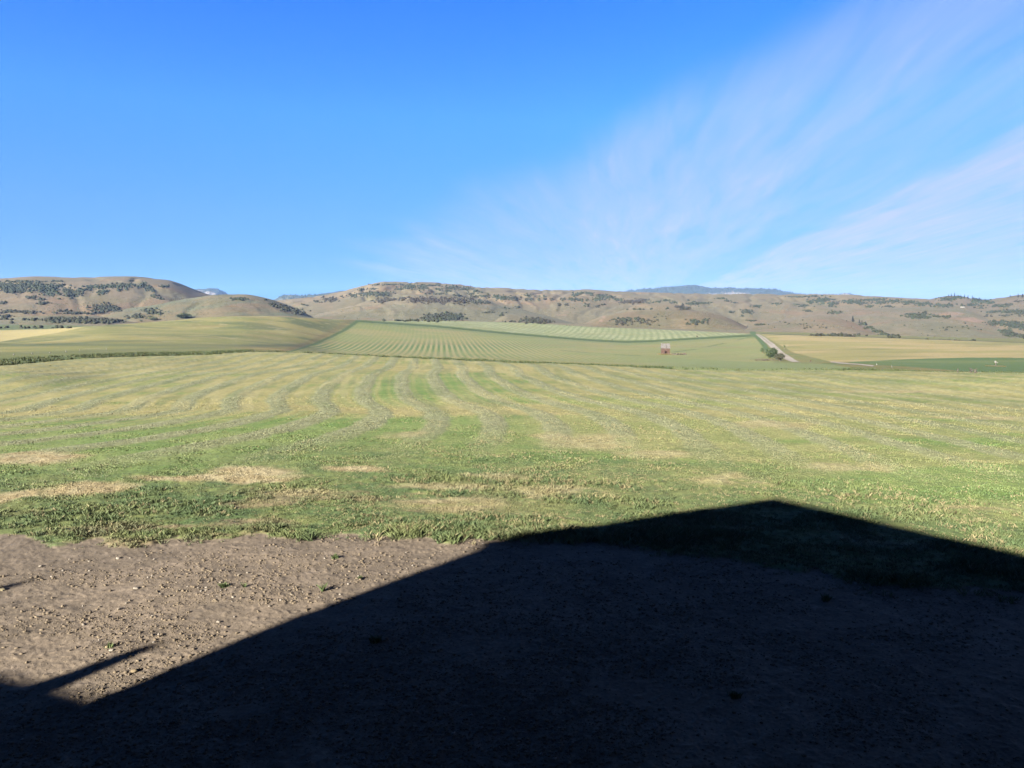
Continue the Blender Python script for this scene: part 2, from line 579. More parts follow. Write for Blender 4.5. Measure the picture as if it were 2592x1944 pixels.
# pasture on the left
DIAG = [(806, 912), (812, 905), (835, 872), (852, 838), (868, 802), (884, 755), (900, 690)]
ud = interp(DIAG, V)
TOPP = [(-500, 875), (0, 866), (60, 856), (150, 843), (200, 831), (255, 823), (400, 808), (600, 798), (905, 812)]
past = far & (U < ud) & (V > interp(TOPP, U) - 1)
pc = lerp(srgb(160, 162, 94), srgb(184, 176, 110), sstep(0.40, 0.62, fbm(Xg / 26, Yg / 26, 111, 5)))
pc = lerp(pc, srgb(160, 128, 84), sstep(0.58, 0.75, fbm(Xg / 40, Yg / 30, 113, 5)) * 0.3)
pc = lerp(pc, srgb(112, 126, 80), sstep(0.56, 0.70, fbm(Xg / 40, Yg / 30, 117, 5)) * 0.75)
pc = lerp(pc, srgb(205, 196, 150), sstep(0.70, 0.80, fbm(Xg / 9, Yg / 4, 119, 3)) * 0.8)
pc = lerp(pc, srgb(104, 124, 66), (1 - sstep(0, 55, RRg - redge)) * 0.9)
pc = lerp(pc, srgb(96, 112, 76), np.exp(-((V - (872 + 0.004 * U)) / 3.5) ** 2) * 0.6)
pc = lerp(pc, srgb(100, 116, 84), np.exp(-((V - (896 - 0.03 * U)) / 4) ** 2) * 0.5)
pc = lerp(pc, srgb(150, 120, 66), sstep(0.4, 0.6, fbm(Xg / 12, Yg / 12, 114, 4)) * np.exp(-((U - 690) / 70.0) ** 2 - ((V - 885) / 7.0) ** 2) * 0.9)
pc = lerp(pc, srgb(140, 122, 78), np.exp(-((U - ud + 22) / 16.0) ** 2) * 0.6)
put(past, pc)
# left: pale stubble and green strip behind it
put(far & (U < 260) & (V <= interp(TOPP, U) - 1) & (V > interp([(-500, 838), (0, 836), (120, 833), (260, 824)], U)), lerp(srgb(232, 216, 150), srgb(214, 198, 132), gf))
put(far & (U < 290) & (V <= interp([(-500, 838), (0, 836), (120, 833), (260, 824)], U)) & (V > 821.5) & (RRg < 960), lerp(srgb(118, 136, 88), srgb(136, 146, 94), gf))
# second field, with its own windrows
A2 = math.atan((1045 - 1296) / 1873.0)
q2 = Xg * math.cos(A2) - Yg * math.sin(A2) + 6 * np.sin(RRg / 150.0)
f2 = q2 / 3.6
f2 = f2 - np.floor(f2)
str2 = sstep(0.25, 0.75, np.abs(f2 - 0.5) * 2)
amp2 = 0.14 + 0.86 * np.exp(-((V - 878) / 13.0) ** 2) * (U < 1480) + 0.35 * np.exp(-((V - 905) / 9.0) ** 2) + 0.25 * ((U > 1720) & (V < 900))
amp2 = np.clip(amp2 * (1 - 0.8 * np.exp(-(((U - 1500) / 170.0) ** 2 + ((V - 880) / 14.0) ** 2))), 0, 1)
fl2 = far & (U >= ud) & (V > vb2) & (U < 1960)
c2 = lerp(srgb(164, 172, 106), srgb(182, 176, 116), sstep(0.4, 0.62, fbm(Xg / 55, Yg / 35, 123, 5)))
c2 = lerp(c2, srgb(200, 190, 132), (str2 * amp2) * 1.0)
c2 = lerp(c2, srgb(98, 138, 70), ((1 - str2) * amp2) * 1.0)
c2 = lerp(c2, srgb(172, 156, 112), np.exp(-((V - (868 + 0.012 * (U - 900))) / 2.2) ** 2) * 0.4)
c2 = lerp(c2, srgb(120, 146, 88), np.clip(1 - (U - ud) / 16.0, 0, 1) * 0.5 + 0.6 * np.clip(1 - (V - vb2 - 3) / 7.0, 0, 1) * (1 - np.clip(1 - (U - ud) / 16.0, 0, 1)))
dash = sstep(0.35, 0.5, vnoise(Xg / 7, Yg / 11, 121))
c2 = lerp(c2, srgb(84, 112, 66), np.exp(-((V - interp([(1690, 893), (1760, 884), (1800, 876), (1860, 863), (1900, 853)], U)) / 0.9) ** 2) * ((U > 1690) & (U < 1900)) * dash * 0.9)
c2 = lerp(c2, srgb(100, 126, 78), np.exp(-((V - interp([(1400, 885), (1500, 894), (1600, 900), (1680, 900)], U)) / 0.9) ** 2) * ((U > 1420) & (U < 1680)) * dash * 0.6)
put(fl2, c2)
# third, paler field
A3 = math.atan((1640 - 1296) / 1873.0)
q3 = Xg * math.cos(A3) - Yg * math.sin(A3) + 14 * ((RRg - 800) / 200.0) ** 2 * 0.4
f3 = q3 / 7.0
f3 = f3 - np.floor(f3)
s3 = sstep(0.3, 0.6, np.abs(f3 - 0.5) * 2 + 1.3 * (gf - 0.5)) * (0.55 + 0.45 * sstep(0.4, 0.6, fbm(Xg / 30, Yg / 30, 125, 3)))
fl3 = far & (V <= vb2) & (V > vt3) & (U > 905) & (U < 1905) & (RRg < 1150)
c3 = lerp(srgb(158, 172, 116), srgb(200, 204, 152), s3)
c3 = lerp(c3, srgb(176, 176, 120), sstep(0.5, 0.7, g) * 0.4)
put(fl3, c3)
# green verges: between the fields
put(far & (np.abs(V - vb2) < 2.6) & (U > 900) & (U < 1930), lerp(srgb(118, 136, 70), srgb(82, 110, 56), sstep(-1.5, 1.5, V - vb2)))
put(far & (np.abs(U - ud - 1) < 7) & (V > 812) & (V < 890), srgb(96, 122, 66))
# right side: verge of the lane, tan field, green field
ufr = interp([(846, 1898), (856, 1912), (870, 1924), (890, 1937), (908, 1948), (925, 1975)], V)
rightpart = far & (U > ufr)
put(rightpart, lerp(srgb(160, 152, 92), srgb(140, 148, 84), sstep(0.4, 0.6, gf)))
put(rightpart & (np.abs(U - ufr - 8) < 7) & (V < 905), srgb(104, 132, 74))
TT = [(1915, 845), (1990, 848), (2250, 856), (2592, 868), (3200, 890)]
TB = [(1900, 915), (2100, 917), (2170, 915), (2300, 909), (2450, 905), (2592, 906), (3200, 906)]
GB = [(2100, 917), (2160, 918), (2230, 924), (2330, 930), (2430, 939), (2592, 948), (3200, 970)]
ulane = interp([(845, 1925), (872, 1972), (893, 2010), (905, 2060), (917, 2110)], V)
tanf = far & (U > ulane) & (V > interp(TT, U)) & (V < interp(TB, U))
tcx = lerp(srgb(186, 178, 112), srgb(210, 190, 132), sstep(0.4, 0.6, fbm(Xg / 60, Yg / 30, 131, 5)))
tcx = lerp(tcx, srgb(150, 152, 92), sstep(0.56, 0.72, fbm(Xg / 40, Yg / 14, 133, 4)) * 0.6)
put(tanf, tcx)
put(far & (U > ulane) & (V <= interp(TT, U)) & (V > interp(TT, U) - 2) , srgb(110, 116, 76))
grf = far & (U > 2150) & (V >= interp(TB, U)) & (V < interp(GB, U))
put(grf, lerp(srgb(106, 136, 74), srgb(130, 148, 84), sstep(0.35, 0.65, fbm(Xg / 50, Yg / 22, 135, 4))))
vg = far & (U > 2080) & (V >= interp(GB, U))
put(vg, lerp(srgb(158, 148, 88), srgb(124, 138, 74), sstep(0.4, 0.6, fbm(Xg / 20, Yg / 6, 137, 3))))
# low strip of the second field seen between the meadow and the lane
put(far * sstep(1500, 1800, U) * (U < 2150) * (V > interp([(1400, 912), (1700, 906), (1900, 916), (2000, 919), (2100, 922), (2150, 930)], U)), lerp(srgb(160, 172, 112), srgb(146, 162, 100), gf))
# tall growth at the far edge of the meadow
strip = np.exp(-((RRg - redge - 1.5) / 3.0) ** 2) * (RRg > redge - 0.5)
put(strip * ((U < 1700) | (U > 2150)) * 0.9, lerp(srgb(98, 120, 62), srgb(72, 100, 48), sstep(0.3, 0.7, gf)))

farf = sstep(-0.4, 0.4, RRg - redge)
colr = lerp(colr, fc, farf)

# ---- relief of soil and windrows
sx_, sy_ = pnt(800, 1540)
Zg += 0.15 * np.exp(-((Xg - sx_) ** 2 + (Yg - sy_) ** 2) / (2 * 3.6 ** 2))
ph = row_phase(Xg, Yg)
ff = ph - np.floor(ph)
wr = (1 - sstep(0.10, 0.24, np.abs(ff - 0.5))) * sstep(36, 50, RRg) * (1 - farf) * (1 - 0.4 * sstep(6, 40, Xg - 0.2 * Yg))
Zg += wr * 0.04 * (0.55 + 0.9 * vnoise(Xg / 0.8, Yg / 1.5, 141))
nearm = issoil * sstep(6.5, 8, RRg)
Zg += nearm * ((fbm(Xg / 1.6, Yg / 1.6, 151, 5) - 0.5) * 0.065 + (np.maximum(vnoise(Xg / 0.09, Yg / 0.09, 153), 0.62) - 0.62) * 0.05
               + (np.maximum(vnoise(Xg / 0.2, Yg / 0.2, 157), 0.7) - 0.7) * 0.06)
Zg += (1 - issoil) * (1 - farf) * sstep(60, 30, RRg) * (fbm(Xg / 0.5, Yg / 0.5, 161, 3)) * 0.10
# a shallow ditch bank along the far edge of the meadow
Zg -= np.exp(-((RRg - redge - 0.5) / 1.6) ** 2) * 0.35
# the spit of disturbed ground where the meadow meets the soil
na, nr = Xg.shape
idx = np.arange(na * nr).reshape(na, nr)
a0 = idx
a1 = np.roll(idx, -1, axis=0)
faces = np.stack([a0[:, :-1], a1[:, :-1], a1[:, 1:], a0[:, 1:]], -1).reshape(-1, 4)[:, ::-1]
m_ground = material('earth_and_crops', attr=True, noise=[(2.2, 6, 0.72, 1.25), (0.35, 4, 0.9, 1.1), (14.0, 3, 0.7, 1.3)], bump=[(30.0, 0.5, 0.02), (3.0, 0.4, 0.1)])
ground = mesh_obj('ground', np.stack([Xg, Yg, Zg], -1).reshape(-1, 3), faces, m_ground, colors=colr.reshape(-1, 3), smooth=True)
tag(ground, kind='structure')
Zgf = Zg[:NF]


def bil(grid, azl, rl, az, r):
    ia = np.clip(np.interp(az, azl, np.arange(len(azl))), 0, len(azl) - 1.001)
    ir = np.clip(np.interp(r, rl, np.arange(len(rl))), 0, len(rl) - 1.001)
    i, j = ia.astype(int), ir.astype(int)
    fa, fr = ia - i, ir - j
    return (grid[i, j] * (1 - fa) * (1 - fr) + grid[i + 1, j] * fa * (1 - fr) + grid[i, j + 1] * (1 - fa) * fr + grid[i + 1, j + 1] * fa * fr)


def gz(x, y):
    return bil(Zgf, az_f, RR, np.arctan2(x, y), np.hypot(x, y))


# ------------------------------------------------------------------ hills: each its own relief, crest and foot at real distances
HILLS = [
    # name, crest (column, row), crest distance, foot distance, colours(warm, sage), roundness
    ('hill', [(-900, 760), (-300, 728), (0, 711), (95, 706), (200, 708), (340, 706), (420, 713), (500, 739), (560, 762), (620, 800), (700, 850)], 2300, 1250, 'pink'),
    ('hill', [(100, 850), (150, 832), (237, 801), (316, 779), (380, 771), (475, 757), (570, 746), (620, 747), (665, 754), (720, 771), (780, 797), (860, 840)], 1550, 1020, 'olive'),
    ('hill', [(-900, 812), (0, 807), (60, 802), (150, 799), (230, 800), (300, 807), (350, 815), (420, 832)], 1180, 930, 'sage'),
    ('hill', [(520, 850), (600, 800), (650, 775), (700, 766), (780, 758), (860, 743), (920, 728), (980, 718), (1060, 719), (1150, 724), (1220, 732), (1300, 735), (1400, 739),
              (1480, 738), (1560, 743), (1650, 747), (1900, 750), (2060, 751), (2160, 752), (2290, 756), (2350, 760), (2420, 785), (2500, 820)], 2700, 1350, 'tan'),
    ('hill', [(640, 840), (760, 805), (850, 783), (950, 760), (1040, 750), (1120, 750), (1180, 754), (1240, 762), (1310, 778), (1400, 798), (1500, 830)], 1900, 1150, 'sage'),
    ('hill', [(1440, 835), (1500, 808), (1560, 790), (1640, 770), (1700, 770), (1760, 786), (1850, 815), (1920, 840)], 1600, 1180, 'tan'),
    ('hill', [(1400, 850), (1470, 830), (1530, 803), (1600, 789), (1700, 786), (1770, 788), (1830, 800), (1880, 822), (1950, 860)], 1230, 1010, 'brown'),
    ('hill', [(1180, 840), (1248, 813), (1284, 796), (1348, 800), (1430, 818), (1500, 838)], 1260, 1060, 'tan'),
    ('hill', [(1850, 845), (1895, 828), (1946, 818), (2013, 810), (2049, 803), (2085, 801), (2148, 812), (2194, 828), (2248, 850), (2330, 880)], 1200, 900, 'stone'),
    ('hill', [(2110, 860), (2170, 832), (2230, 813), (2290, 808), (2390, 807), (2450, 813), (2520, 829), (2592, 844), (2800, 890)], 1420, 950, 'sage'),
    ('hill', [(1780, 860), (1850, 835), (1930, 815), (2000, 800), (2080, 789), (2150, 784), (2250, 780), (2350, 778), (2430, 782), (2490, 799), (2560, 830), (2650, 860)], 1850, 1150, 'stone'),
    ('hill', [(2250, 800), (2310, 775), (2350, 760), (2400, 751), (2440, 754), (2470, 760), (2500, 760), (2540, 754), (2592, 749), (2700, 742), (3300, 750)], 2600, 1500, 'pink'),
    ('hill', [(2400, 835), (2450, 812), (2500, 796), (2560, 798), (2640, 802), (3300, 810)], 1750, 1300, 'tan'),
    ('mountain', [(380, 780), (460, 741), (490, 734), (520, 732), (545, 732), (560, 738), (575, 745), (660, 800)], 7200, 5800, 'wood'),
    ('mountain', [(620, 790), (700, 757), (735, 748), (770, 750), (830, 743), (880, 737), (980, 735), (1120, 770)], 5600, 4600, 'wood'),
    ('mountain', [(1440, 775), (1550, 744), (1600, 737), (1680, 729), (1730, 725), (1755, 722), (1775, 724), (1800, 730), (1880, 732), (1950, 733), (1990, 741), (2060, 747),
                  (2125, 747), (2137, 742), (2168, 748), (2300, 765)], 7200, 5800, 'wood'),
]
az_h = np.linspace(R(-41), R(41), 700)
rH = np.concatenate([np.linspace(880, 3000, 330), np.exp(np.linspace(math.log(3050), math.log(9000), 60))])
PAL = {'pink': ((168, 150, 118), (156, 146, 112)), 'tan': ((176, 158, 122), (162, 152, 116)), 'sage': ((176, 162, 128), (158, 154, 120)),
       'olive': ((168, 150, 112), (144, 148, 114)), 'brown': ((164, 144, 108), (150, 142, 104)), 'stone': ((172, 156, 126), (156, 152, 118)),
       'wood': ((84, 96, 66), (140, 140, 104))}
m_hill = material('hill_grass', attr=True, noise=[(0.05, 5, 0.85, 1.15), (0.25, 6, 0.72, 1.26)], bump=[(0.12, 0.6, 2.5), (0.5, 0.5, 0.8)])
ZH = np.full((len(az_h), len(rH)), -1e3)
for hi_, (nm, crest, rc, rb, pal) in enumerate(HILLS):
    cu = np.array([p[0] for p in crest], float)
    cv = np.array([p[1] for p in crest], float)
    ca, cs = ray(cu, cv)
    rcw = rc
    sl = hermite(ca, cs, np.clip(az_h, ca[0], ca[-1]))
    # outside its ends a hill sinks under the plain
    sl = sl - 0.6 * np.maximum(0, ca[0] - az_h) - 0.6 * np.maximum(0, az_h - ca[-1])
    zc_ = CAMH + rcw * sl
    far_ = nm == 'mountain'
    rr_ = np.linspace(rb - (60 if not far_ else 200), rc + (rc - rb) * 0.7, 170 if not far_ else 60)
    rbb = rb * (1 + 0.05 * (fbm(az_h * 14, az_h * 0 + hi_, 201, 3) - 0.5)) if not far_ else np.full(len(az_h), float(rb))
    zb_ = bil(Zgf, az_f, RR, az_h, rbb) - 1.0
    A, Rr = np.meshgrid(az_h, rr_, indexing='ij')
    t = (Rr - rbb[:, None]) / (rc - rbb[:, None])
    S = np.where(t < 0, t * 1.9, np.where(t < 1, 1 - (1 - np.clip(t, 0, 1)) ** 1.9, 1 - ((np.maximum(t, 1) - 1) * 1.1) ** 2))
    dz_ = (zc_ - zb_)[:, None]
    H = np.where(t < 0, zb_[:, None] + t * 120, zb_[:, None] + np.where(dz_ > 0, dz_ * S, dz_ * np.clip(t, 0, 1)))
    X, Y = Rr * np.sin(A), Rr * np.cos(A)
    b = np.clip(4 * t * (1 - t), 0, 1) ** 0.7
    hh = np.maximum((zc_ - zb_), 0)[:, None]
    # gullies run down the slope: stretched along the fall line
    gu = fbm(A * rc / 95 + 0.8 * fbm(X / 200, Y / 200, 210 + hi_, 2), Rr / 420, 220 + hi_, 4)
    gu = np.abs(gu - 0.5) * 2
    big = fbm(X / 330, Y / 330, 230 + hi_, 3) - 0.5
    H += b * hh * (0.55 if hi_ == 0 else 1.0) * (0.12 * big - 0.045 * sstep(0.5, 0.0, gu * 1.6) + 0.01)
    H += (fbm(X / 22, Y / 22, 240 + hi_, 4) - 0.5) * (1.4 if not far_ else 22) * (0.25 + 0.75 * b)
    w, s_ = PAL[pal]
    k = 2.9
    n1_ = fbm(X / 160, Y / 220, 250 + hi_, 5)
    n2_ = fbm(X / 30, Y / 40, 260 + hi_, 5)
    mixv = sstep(0.46, 0.68, 0.65 * n1_ + 0.35 * n2_ + 0.10 * (0.5 - t) + 0.10 * (1 - np.minimum(gu * 3, 1)))
    c = lerp(srgb(*w, k), srgb(*s_, k), mixv)
    if far_:
        c = lerp(srgb(*w, 3.8), srgb(*s_, 3.4), sstep(0.52, 0.62, fbm(X / 700, Y / 900, 270 + hi_, 5)))
        u_, v_, _ = proj(X, Y, H)
        pale = np.zeros_like(X)
        for (pu, pv, pa, pb) in [(495, 737, 20, 2.5), (530, 743, 16, 4), (1855, 744, 45, 3.5), (1800, 745, 12, 2), (2138, 746, 14, 3.5)]:
            pale = np.maximum(pale, sstep(1.4, 0.7, ((u_ - pu) / pa) ** 2 + ((v_ - pv) / pb) ** 2 + 0.8 * (fbm(X / 60, Y / 60, 275, 3) - 0.5)))
        c = lerp(c, srgb(226, 210, 196, 3.2), pale)
    else:
        c = lerp(c, srgb(150, 140, 92, k), sstep(0.58, 0.72, fbm(X / 90, Y / 90, 280 + hi_, 4)) * 0.5)
        c = lerp(c, srgb(186, 150, 112, k), sstep(0.60, 0.75, fbm(X / 70, Y / 110, 290 + hi_, 4)) * 0.5)
        u_, v_, _ = proj(X, Y, H)
        scar = np.zeros_like(X)
        for (pu, pv, pa, pb) in [(2410, 794, 28, 5), (2455, 808, 20, 4.5), (2470, 812, 22, 3), (1528, 803, 5, 3), (1522, 812, 4, 4), (1420, 798, 14, 1.5)]:
            scar = np.maximum(scar, sstep(1.5, 0.6, ((u_ - pu) / pa) ** 2 + ((v_ - pv) / pb) ** 2 + 1.2 * (fbm(X / 14, Y / 14, 295, 3) - 0.5)))
        c = lerp(c, srgb(212, 178, 150, 3.1), scar * 0.8)
    gi = np.arange(len(az_h) * len(rr_)).reshape(len(az_h), len(rr_))
    fcs = np.stack([gi[:-1, :-1], gi[1:, :-1], gi[1:, 1:], gi[:-1, 1:]], -1).reshape(-1, 4)[:, ::-1]
    # drop the faces of columns that never rise above the plain
    keepc = (H.max(axis=1) > (zb_ - 12))
    fk = (keepc[:-1] | keepc[1:])[:, None].repeat(len(rr_) - 1, 1).reshape(-1)
    o = mesh_obj(nm, np.stack([X, Y, H], -1).reshape(-1, 3), fcs[fk], m_hill, colors=c.reshape(-1, 3), smooth=True)
    tag(o, kind='structure')
    for i in range(len(az_h)):
        if keepc[i]:
            zi = np.interp(rH, rr_, H[i], left=-1e3, right=-1e3)
            ZH[i] = np.maximum(ZH[i], zi)

# everything on one polar relief, for standing things on it
R_ALL = np.concatenate([RR[RR < 878], rH])
Z_ALL = np.full((len(az_h), len(R_ALL)), -1e3)
ngr = (RR < 878).sum()
for i, a in enumerate(az_h):
    ia = np.clip(np.interp(a, az_f, np.arange(NF)), 0, NF - 1.001)
    k0 = int(ia)
    zc0 = Zgf[k0] * (1 - ia + k0) + Zgf[k0 + 1] * (ia - k0)
    Z_ALL[i, :ngr] = zc0[:ngr]
    Z_ALL[i, ngr:] = np.maximum(np.interp(rH, RR, zc0), ZH[i])


def hit(u, v, rmin=7.0):
    """first ground or hill surface met along the sight line through a picture point, beyond rmin"""
    a, s = ray(u, v)
    ia = np.clip(np.interp(a, az_h, np.arange(len(az_h))), 0, len(az_h) - 1.001)
    k0 = int(ia)
    zc0 = Z_ALL[k0] * (1 - ia + k0) + Z_ALL[k0 + 1] * (ia - k0)
    d = zc0 - (CAMH + R_ALL * s)
    ok = np.nonzero((d[1:] >= 0) & (R_ALL[1:] > rmin))[0]
    if len(ok) == 0:
        j = int(np.argmax(np.where(R_ALL > max(rmin, 900), zc0 - R_ALL * s, -1e9)))
        r = R_ALL[j]
        return np.array([r * math.sin(a), r * math.cos(a), zc0[j]])
    j = ok[0] + 1
    d0, d1 = d[j - 1], d[j]
    f = 0 if d1 == d0 else np.clip(-d0 / (d1 - d0), 0, 1)
    r = R_ALL[j - 1] + f * (R_ALL[j] - R_ALL[j - 1])
    z = CAMH + r * s
    return np.array([r * math.sin(a), r * math.cos(a), z])


def zat(x, y):
    r = np.hypot(x, y)
    return bil(Z_ALL, az_h, R_ALL, np.arctan2(x, y), r)
# ------------------------------------------------------------------ lane
def ribbon(name, mat, left, right, nseg, nacross, lift):
    le, ri = np.array([hit(*p, rmin=p2) for p, p2 in left]), np.array([hit(*p, rmin=p2) for p, p2 in right])
    tt = np.linspace(0, 1, nseg)
    tl = np.linspace(0, 1, len(le))
    tr = np.linspace(0, 1, len(ri))
    P = np.stack([np.interp(tt, tl, le[:, k]) for k in range(3)], -1)
    Q = np.stack([np.interp(tt, tr, ri[:, k]) for k in range(3)], -1)
    w = np.linspace(0, 1, nacross)[None, :, None]
    G = P[:, None] * (1 - w) + Q[:, None] * w
    G[..., 2] = zat(G[..., 0], G[..., 1]) + lift
    gi = np.arange(nseg * nacross).reshape(nseg, nacross)
    f = np.stack([gi[:-1, :-1], gi[:-1, 1:], gi[1:, 1:], gi[1:, :-1]], -1).reshape(-1, 4)
    # two worn wheel tracks with a slightly grassy middle
    ww = np.broadcast_to(w[..., 0], G.shape[:2])
    c = lerp(srgb(196, 182, 162), srgb(222, 212, 198), sstep(0.3, 0.7, fbm(G[..., 0] / 3, G[..., 1] / 3, 301, 3)))
    mid = np.exp(-((ww - 0.5) / 0.10) ** 2) * sstep(470, 640, np.hypot(G[..., 0], G[..., 1]))
    c = lerp(c, srgb(150, 146, 116), mid * 0.9)
    o = mesh_obj(name, G.reshape(-1, 3), f, mat, colors=c.reshape(-1, 3), smooth=True)
    tag(o, kind='structure')
    return o


m_road = material('gravel', attr=True, noise=[(3.0, 4, 0.85, 1.12)], bump=[(8.0, 0.4, 0.05)])
RL = [((1912, 846), 380), ((1925, 856), 380), ((1940, 869), 360), ((1954, 883), 340), ((1968, 897), 320), ((1984, 908), 300), ((2004, 916), 280)]
RQ = [((1921, 846), 380), ((1939, 856), 380), ((1957, 869), 360), ((1973, 883), 340), ((1990, 897), 320), ((2008, 908), 300), ((2026, 916.5), 280)]
ribbon('road', m_road, RL, RQ, 120, 9, 0.06)
RL2 = [((2100, 915), 250), ((2140, 919), 250), ((2180, 923.5), 230), ((2212, 929), 210)]
RQ2 = [((2104, 918), 250), ((2140, 921.5), 230), ((2180, 927), 210), ((2208, 933), 190)]
ribbon('road', m_road, RL2, RQ2, 60, 6, 0.06)

# ------------------------------------------------------------------ shapes
def ico(sub=1):
    p = (1 + 5 ** 0.5) / 2
    v = [(-1, p, 0), (1, p, 0), (-1, -p, 0), (1, -p, 0), (0, -1, p), (0, 1, p), (0, -1, -p), (0, 1, -p), (p, 0, -1), (p, 0, 1), (-p, 0, -1), (-p, 0, 1)]
    v = [np.array(a) / np.linalg.norm(a) for a in v]
    f = [(0, 11, 5), (0, 5, 1), (0, 1, 7), (0, 7, 10), (0, 10, 11), (1, 5, 9), (5, 11, 4), (11, 10, 2), (10, 7, 6), (7, 1, 8), (3, 9, 4), (3, 4, 2), (3, 2, 6), (3, 6, 8),
         (3, 8, 9), (4, 9, 5), (2, 4, 11), (6, 2, 10), (8, 6, 7), (9, 8, 1)]
    for _ in range(sub):
        cache, nf = {}, []

        def mid(a, b):
            k = (min(a, b), max(a, b))
            if k not in cache:
                m = v[a] + v[b]
                v.append(m / np.linalg.norm(m))
                cache[k] = len(v) - 1
            return cache[k]
        for a, b, c in f:
            x, y, z = mid(a, b), mid(b, c), mid(c, a)
            nf += [(a, x, z), (b, y, x), (c, z, y), (x, y, z)]
        f = nf
    return np.array(v), np.array(f)


def lumps(pos, size, sub, jit, squash=0.8):
    """many rough lumps: pos (n,3), size (n,3)"""
    tv, tf = ico(sub)
    n, k = len(pos), len(tv)
    s = 1 + (rng.random((n, k, 1)) - 0.5) * 2 * jit
    rz = rng.random(n) * 6.283
    cz, sz = np.cos(rz)[:, None], np.sin(rz)[:, None]
    T = tv[None] * s * size[:, None, :]
    X = T[..., 0] * cz - T[..., 1] * sz
    Y = T[..., 0] * sz + T[..., 1] * cz
    V_ = np.stack([X, Y, T[..., 2]], -1) + pos[:, None, :]
    F_ = tf[None] + (np.arange(n) * k)[:, None, None]
    return V_.reshape(-1, 3), F_.reshape(-1, 3), k


def blades(pos, h, w, lean, curl=0.0):
    """upright tapering blades, one triangle pair each: pos (n,3), h (n,), w (n,), lean (n,)"""
    n = len(pos)
    a = rng.random(n) * 6.283
    b = rng.random(n) * 6.283
    dx_, dy_ = np.cos(a) * w * 0.5, np.sin(a) * w * 0.5
    lx, ly = np.cos(b) * lean * h, np.sin(b) * lean * h
    P = np.zeros((n, 4, 3))
    P[:, 0] = pos + np.stack([-dx_, -dy_, -0.02 + 0 * h], -1)
    P[:, 1] = pos + np.stack([dx_, dy_, -0.02 + 0 * h], -1)
    P[:, 2] = pos + np.stack([lx * 0.45 + dx_ * 0.9, ly * 0.45 + dy_ * 0.9, h * 0.6], -1)
    P[:, 3] = pos + np.stack([lx, ly, h], -1)
    i = (np.arange(n) * 4)[:, None]
    F_ = np.concatenate([i + np.array([0, 1, 2]), i + np.array([0, 2, 3])])
    return P.reshape(-1, 3), F_


def rep(c, k):
    return np.repeat(c, k, axis=0)


# ------------------------------------------------------------------ soil clods and grit
m_clod = material('clods', attr=True, noise=[(25, 3, 0.8, 1.2)], bump=[(60, 0.5, 0.01)])
n = 150000
az_ = rng.uniform(R(-38), R(38), n)
dp = rng.uniform(math.atan(7 / 25.0), math.atan(7 / 7.8), n)
r_ = CAMH / np.tan(dp)
x_, y_ = r_ * np.sin(az_), r_ * np.cos(az_)
patch = fbm(x_ / 2.2, y_ / 1.3, 311, 3)
k_ = (r_ < soil_edge(az_, x_, y_) + 0.2) & (rng.random(n) < sstep(0.34, 0.60, patch) * 0.85 + 0.1)
x_, y_, r_ = x_[k_], y_[k_], r_[k_]
n = len(x_)
sz_ = 0.006 * (1 + 1.2 * rng.pareto(2.4, n))  .clip(1, 5.0) * (0.7 + r_ / 32)
size = sz_[:, None] * rng.uniform([0.9, 0.7, 0.5], [1.5, 1.1, 0.9], (n, 3))
pos = np.stack([x_, y_, gz(x_, y_) + size[:, 2] * 0.35], -1)
V_, F_, k = lumps(pos, size, 0, 0.36)
cc = lerp(srgb(164, 146, 120), srgb(136, 120, 98), rng.random(n))
pale = rng.random(n) < 0.035
cc[pale] = srgb(186, 174, 158) * rng.uniform(0.8, 1.1, (pale.sum(), 1))
o = mesh_obj('soil_clods', V_, F_, m_clod, colors=rep(cc, k))
tag(o, 'loose crumbly clods and grit strewn over the bare brown soil', 'soil clods', kind='stuff')

# ------------------------------------------------------------------ grass and alfalfa of the margin
m_leaf = material('leaf', attr=True, rough=0.8, spec=0.2)
VV, FF, CC = [], [], []
off = 0


def add_blades(n, r0, r1, hfun, wfun, per, lean, keep, colfun, rp=1.0, azlim=38):
    global off
    az_ = rng.uniform(R(-azlim), R(azlim), n)
    u_ = rng.random(n)
    d0, d1 = 1 / r1, 1 / r0
    r_ = 1 / (d0 + (d1 - d0) * u_ ** rp)
    x_, y_ = r_ * np.sin(az_), r_ * np.cos(az_)
    k_ = keep(x_, y_, r_, az_)
    x_, y_, r_, az_ = x_[k_], y_[k_], r_[k_], az_[k_]
    n = len(x_)
    h0, w0 = hfun(x_, y_, r_), wfun(x_, y_, r_)
    c0 = colfun(x_, y_, r_)
    x2 = np.repeat(x_, per) + rng.normal(0, 1, n * per) * np.repeat(w0, per) * 2.2
    y2 = np.repeat(y_, per) + rng.normal(0, 1, n * per) * np.repeat(w0, per) * 2.2
    z2 = gz(x2, y2)
    hh_ = np.repeat(h0, per) * rng.uniform(0.5, 1.1, n * per)
    ww_ = np.repeat(w0, per) * rng.uniform(0.6, 1.3, n * per)
    V_, F_ = blades(np.stack([x2, y2, z2], -1), hh_, ww_, rng.uniform(0.1, lean, n * per))
    c = np.repeat(c0, per, 0) * rng.uniform(0.75, 1.2, (n * per, 1))
    VV.append(V_)
    FF.append(F_ + off)
    CC.append(np.repeat(c, 4, 0))
    off += len(V_)


def margin_keep(x, y, r, a):
    e = soil_edge(a, x, y)
    return (r > e + rng.normal(0, 0.25, len(x))) & (rng.random(len(x)) < 0.55 + 0.45 * sstep(0.4, 0.6, fbm(x / 0.9, y / 0.6, 321, 3)))


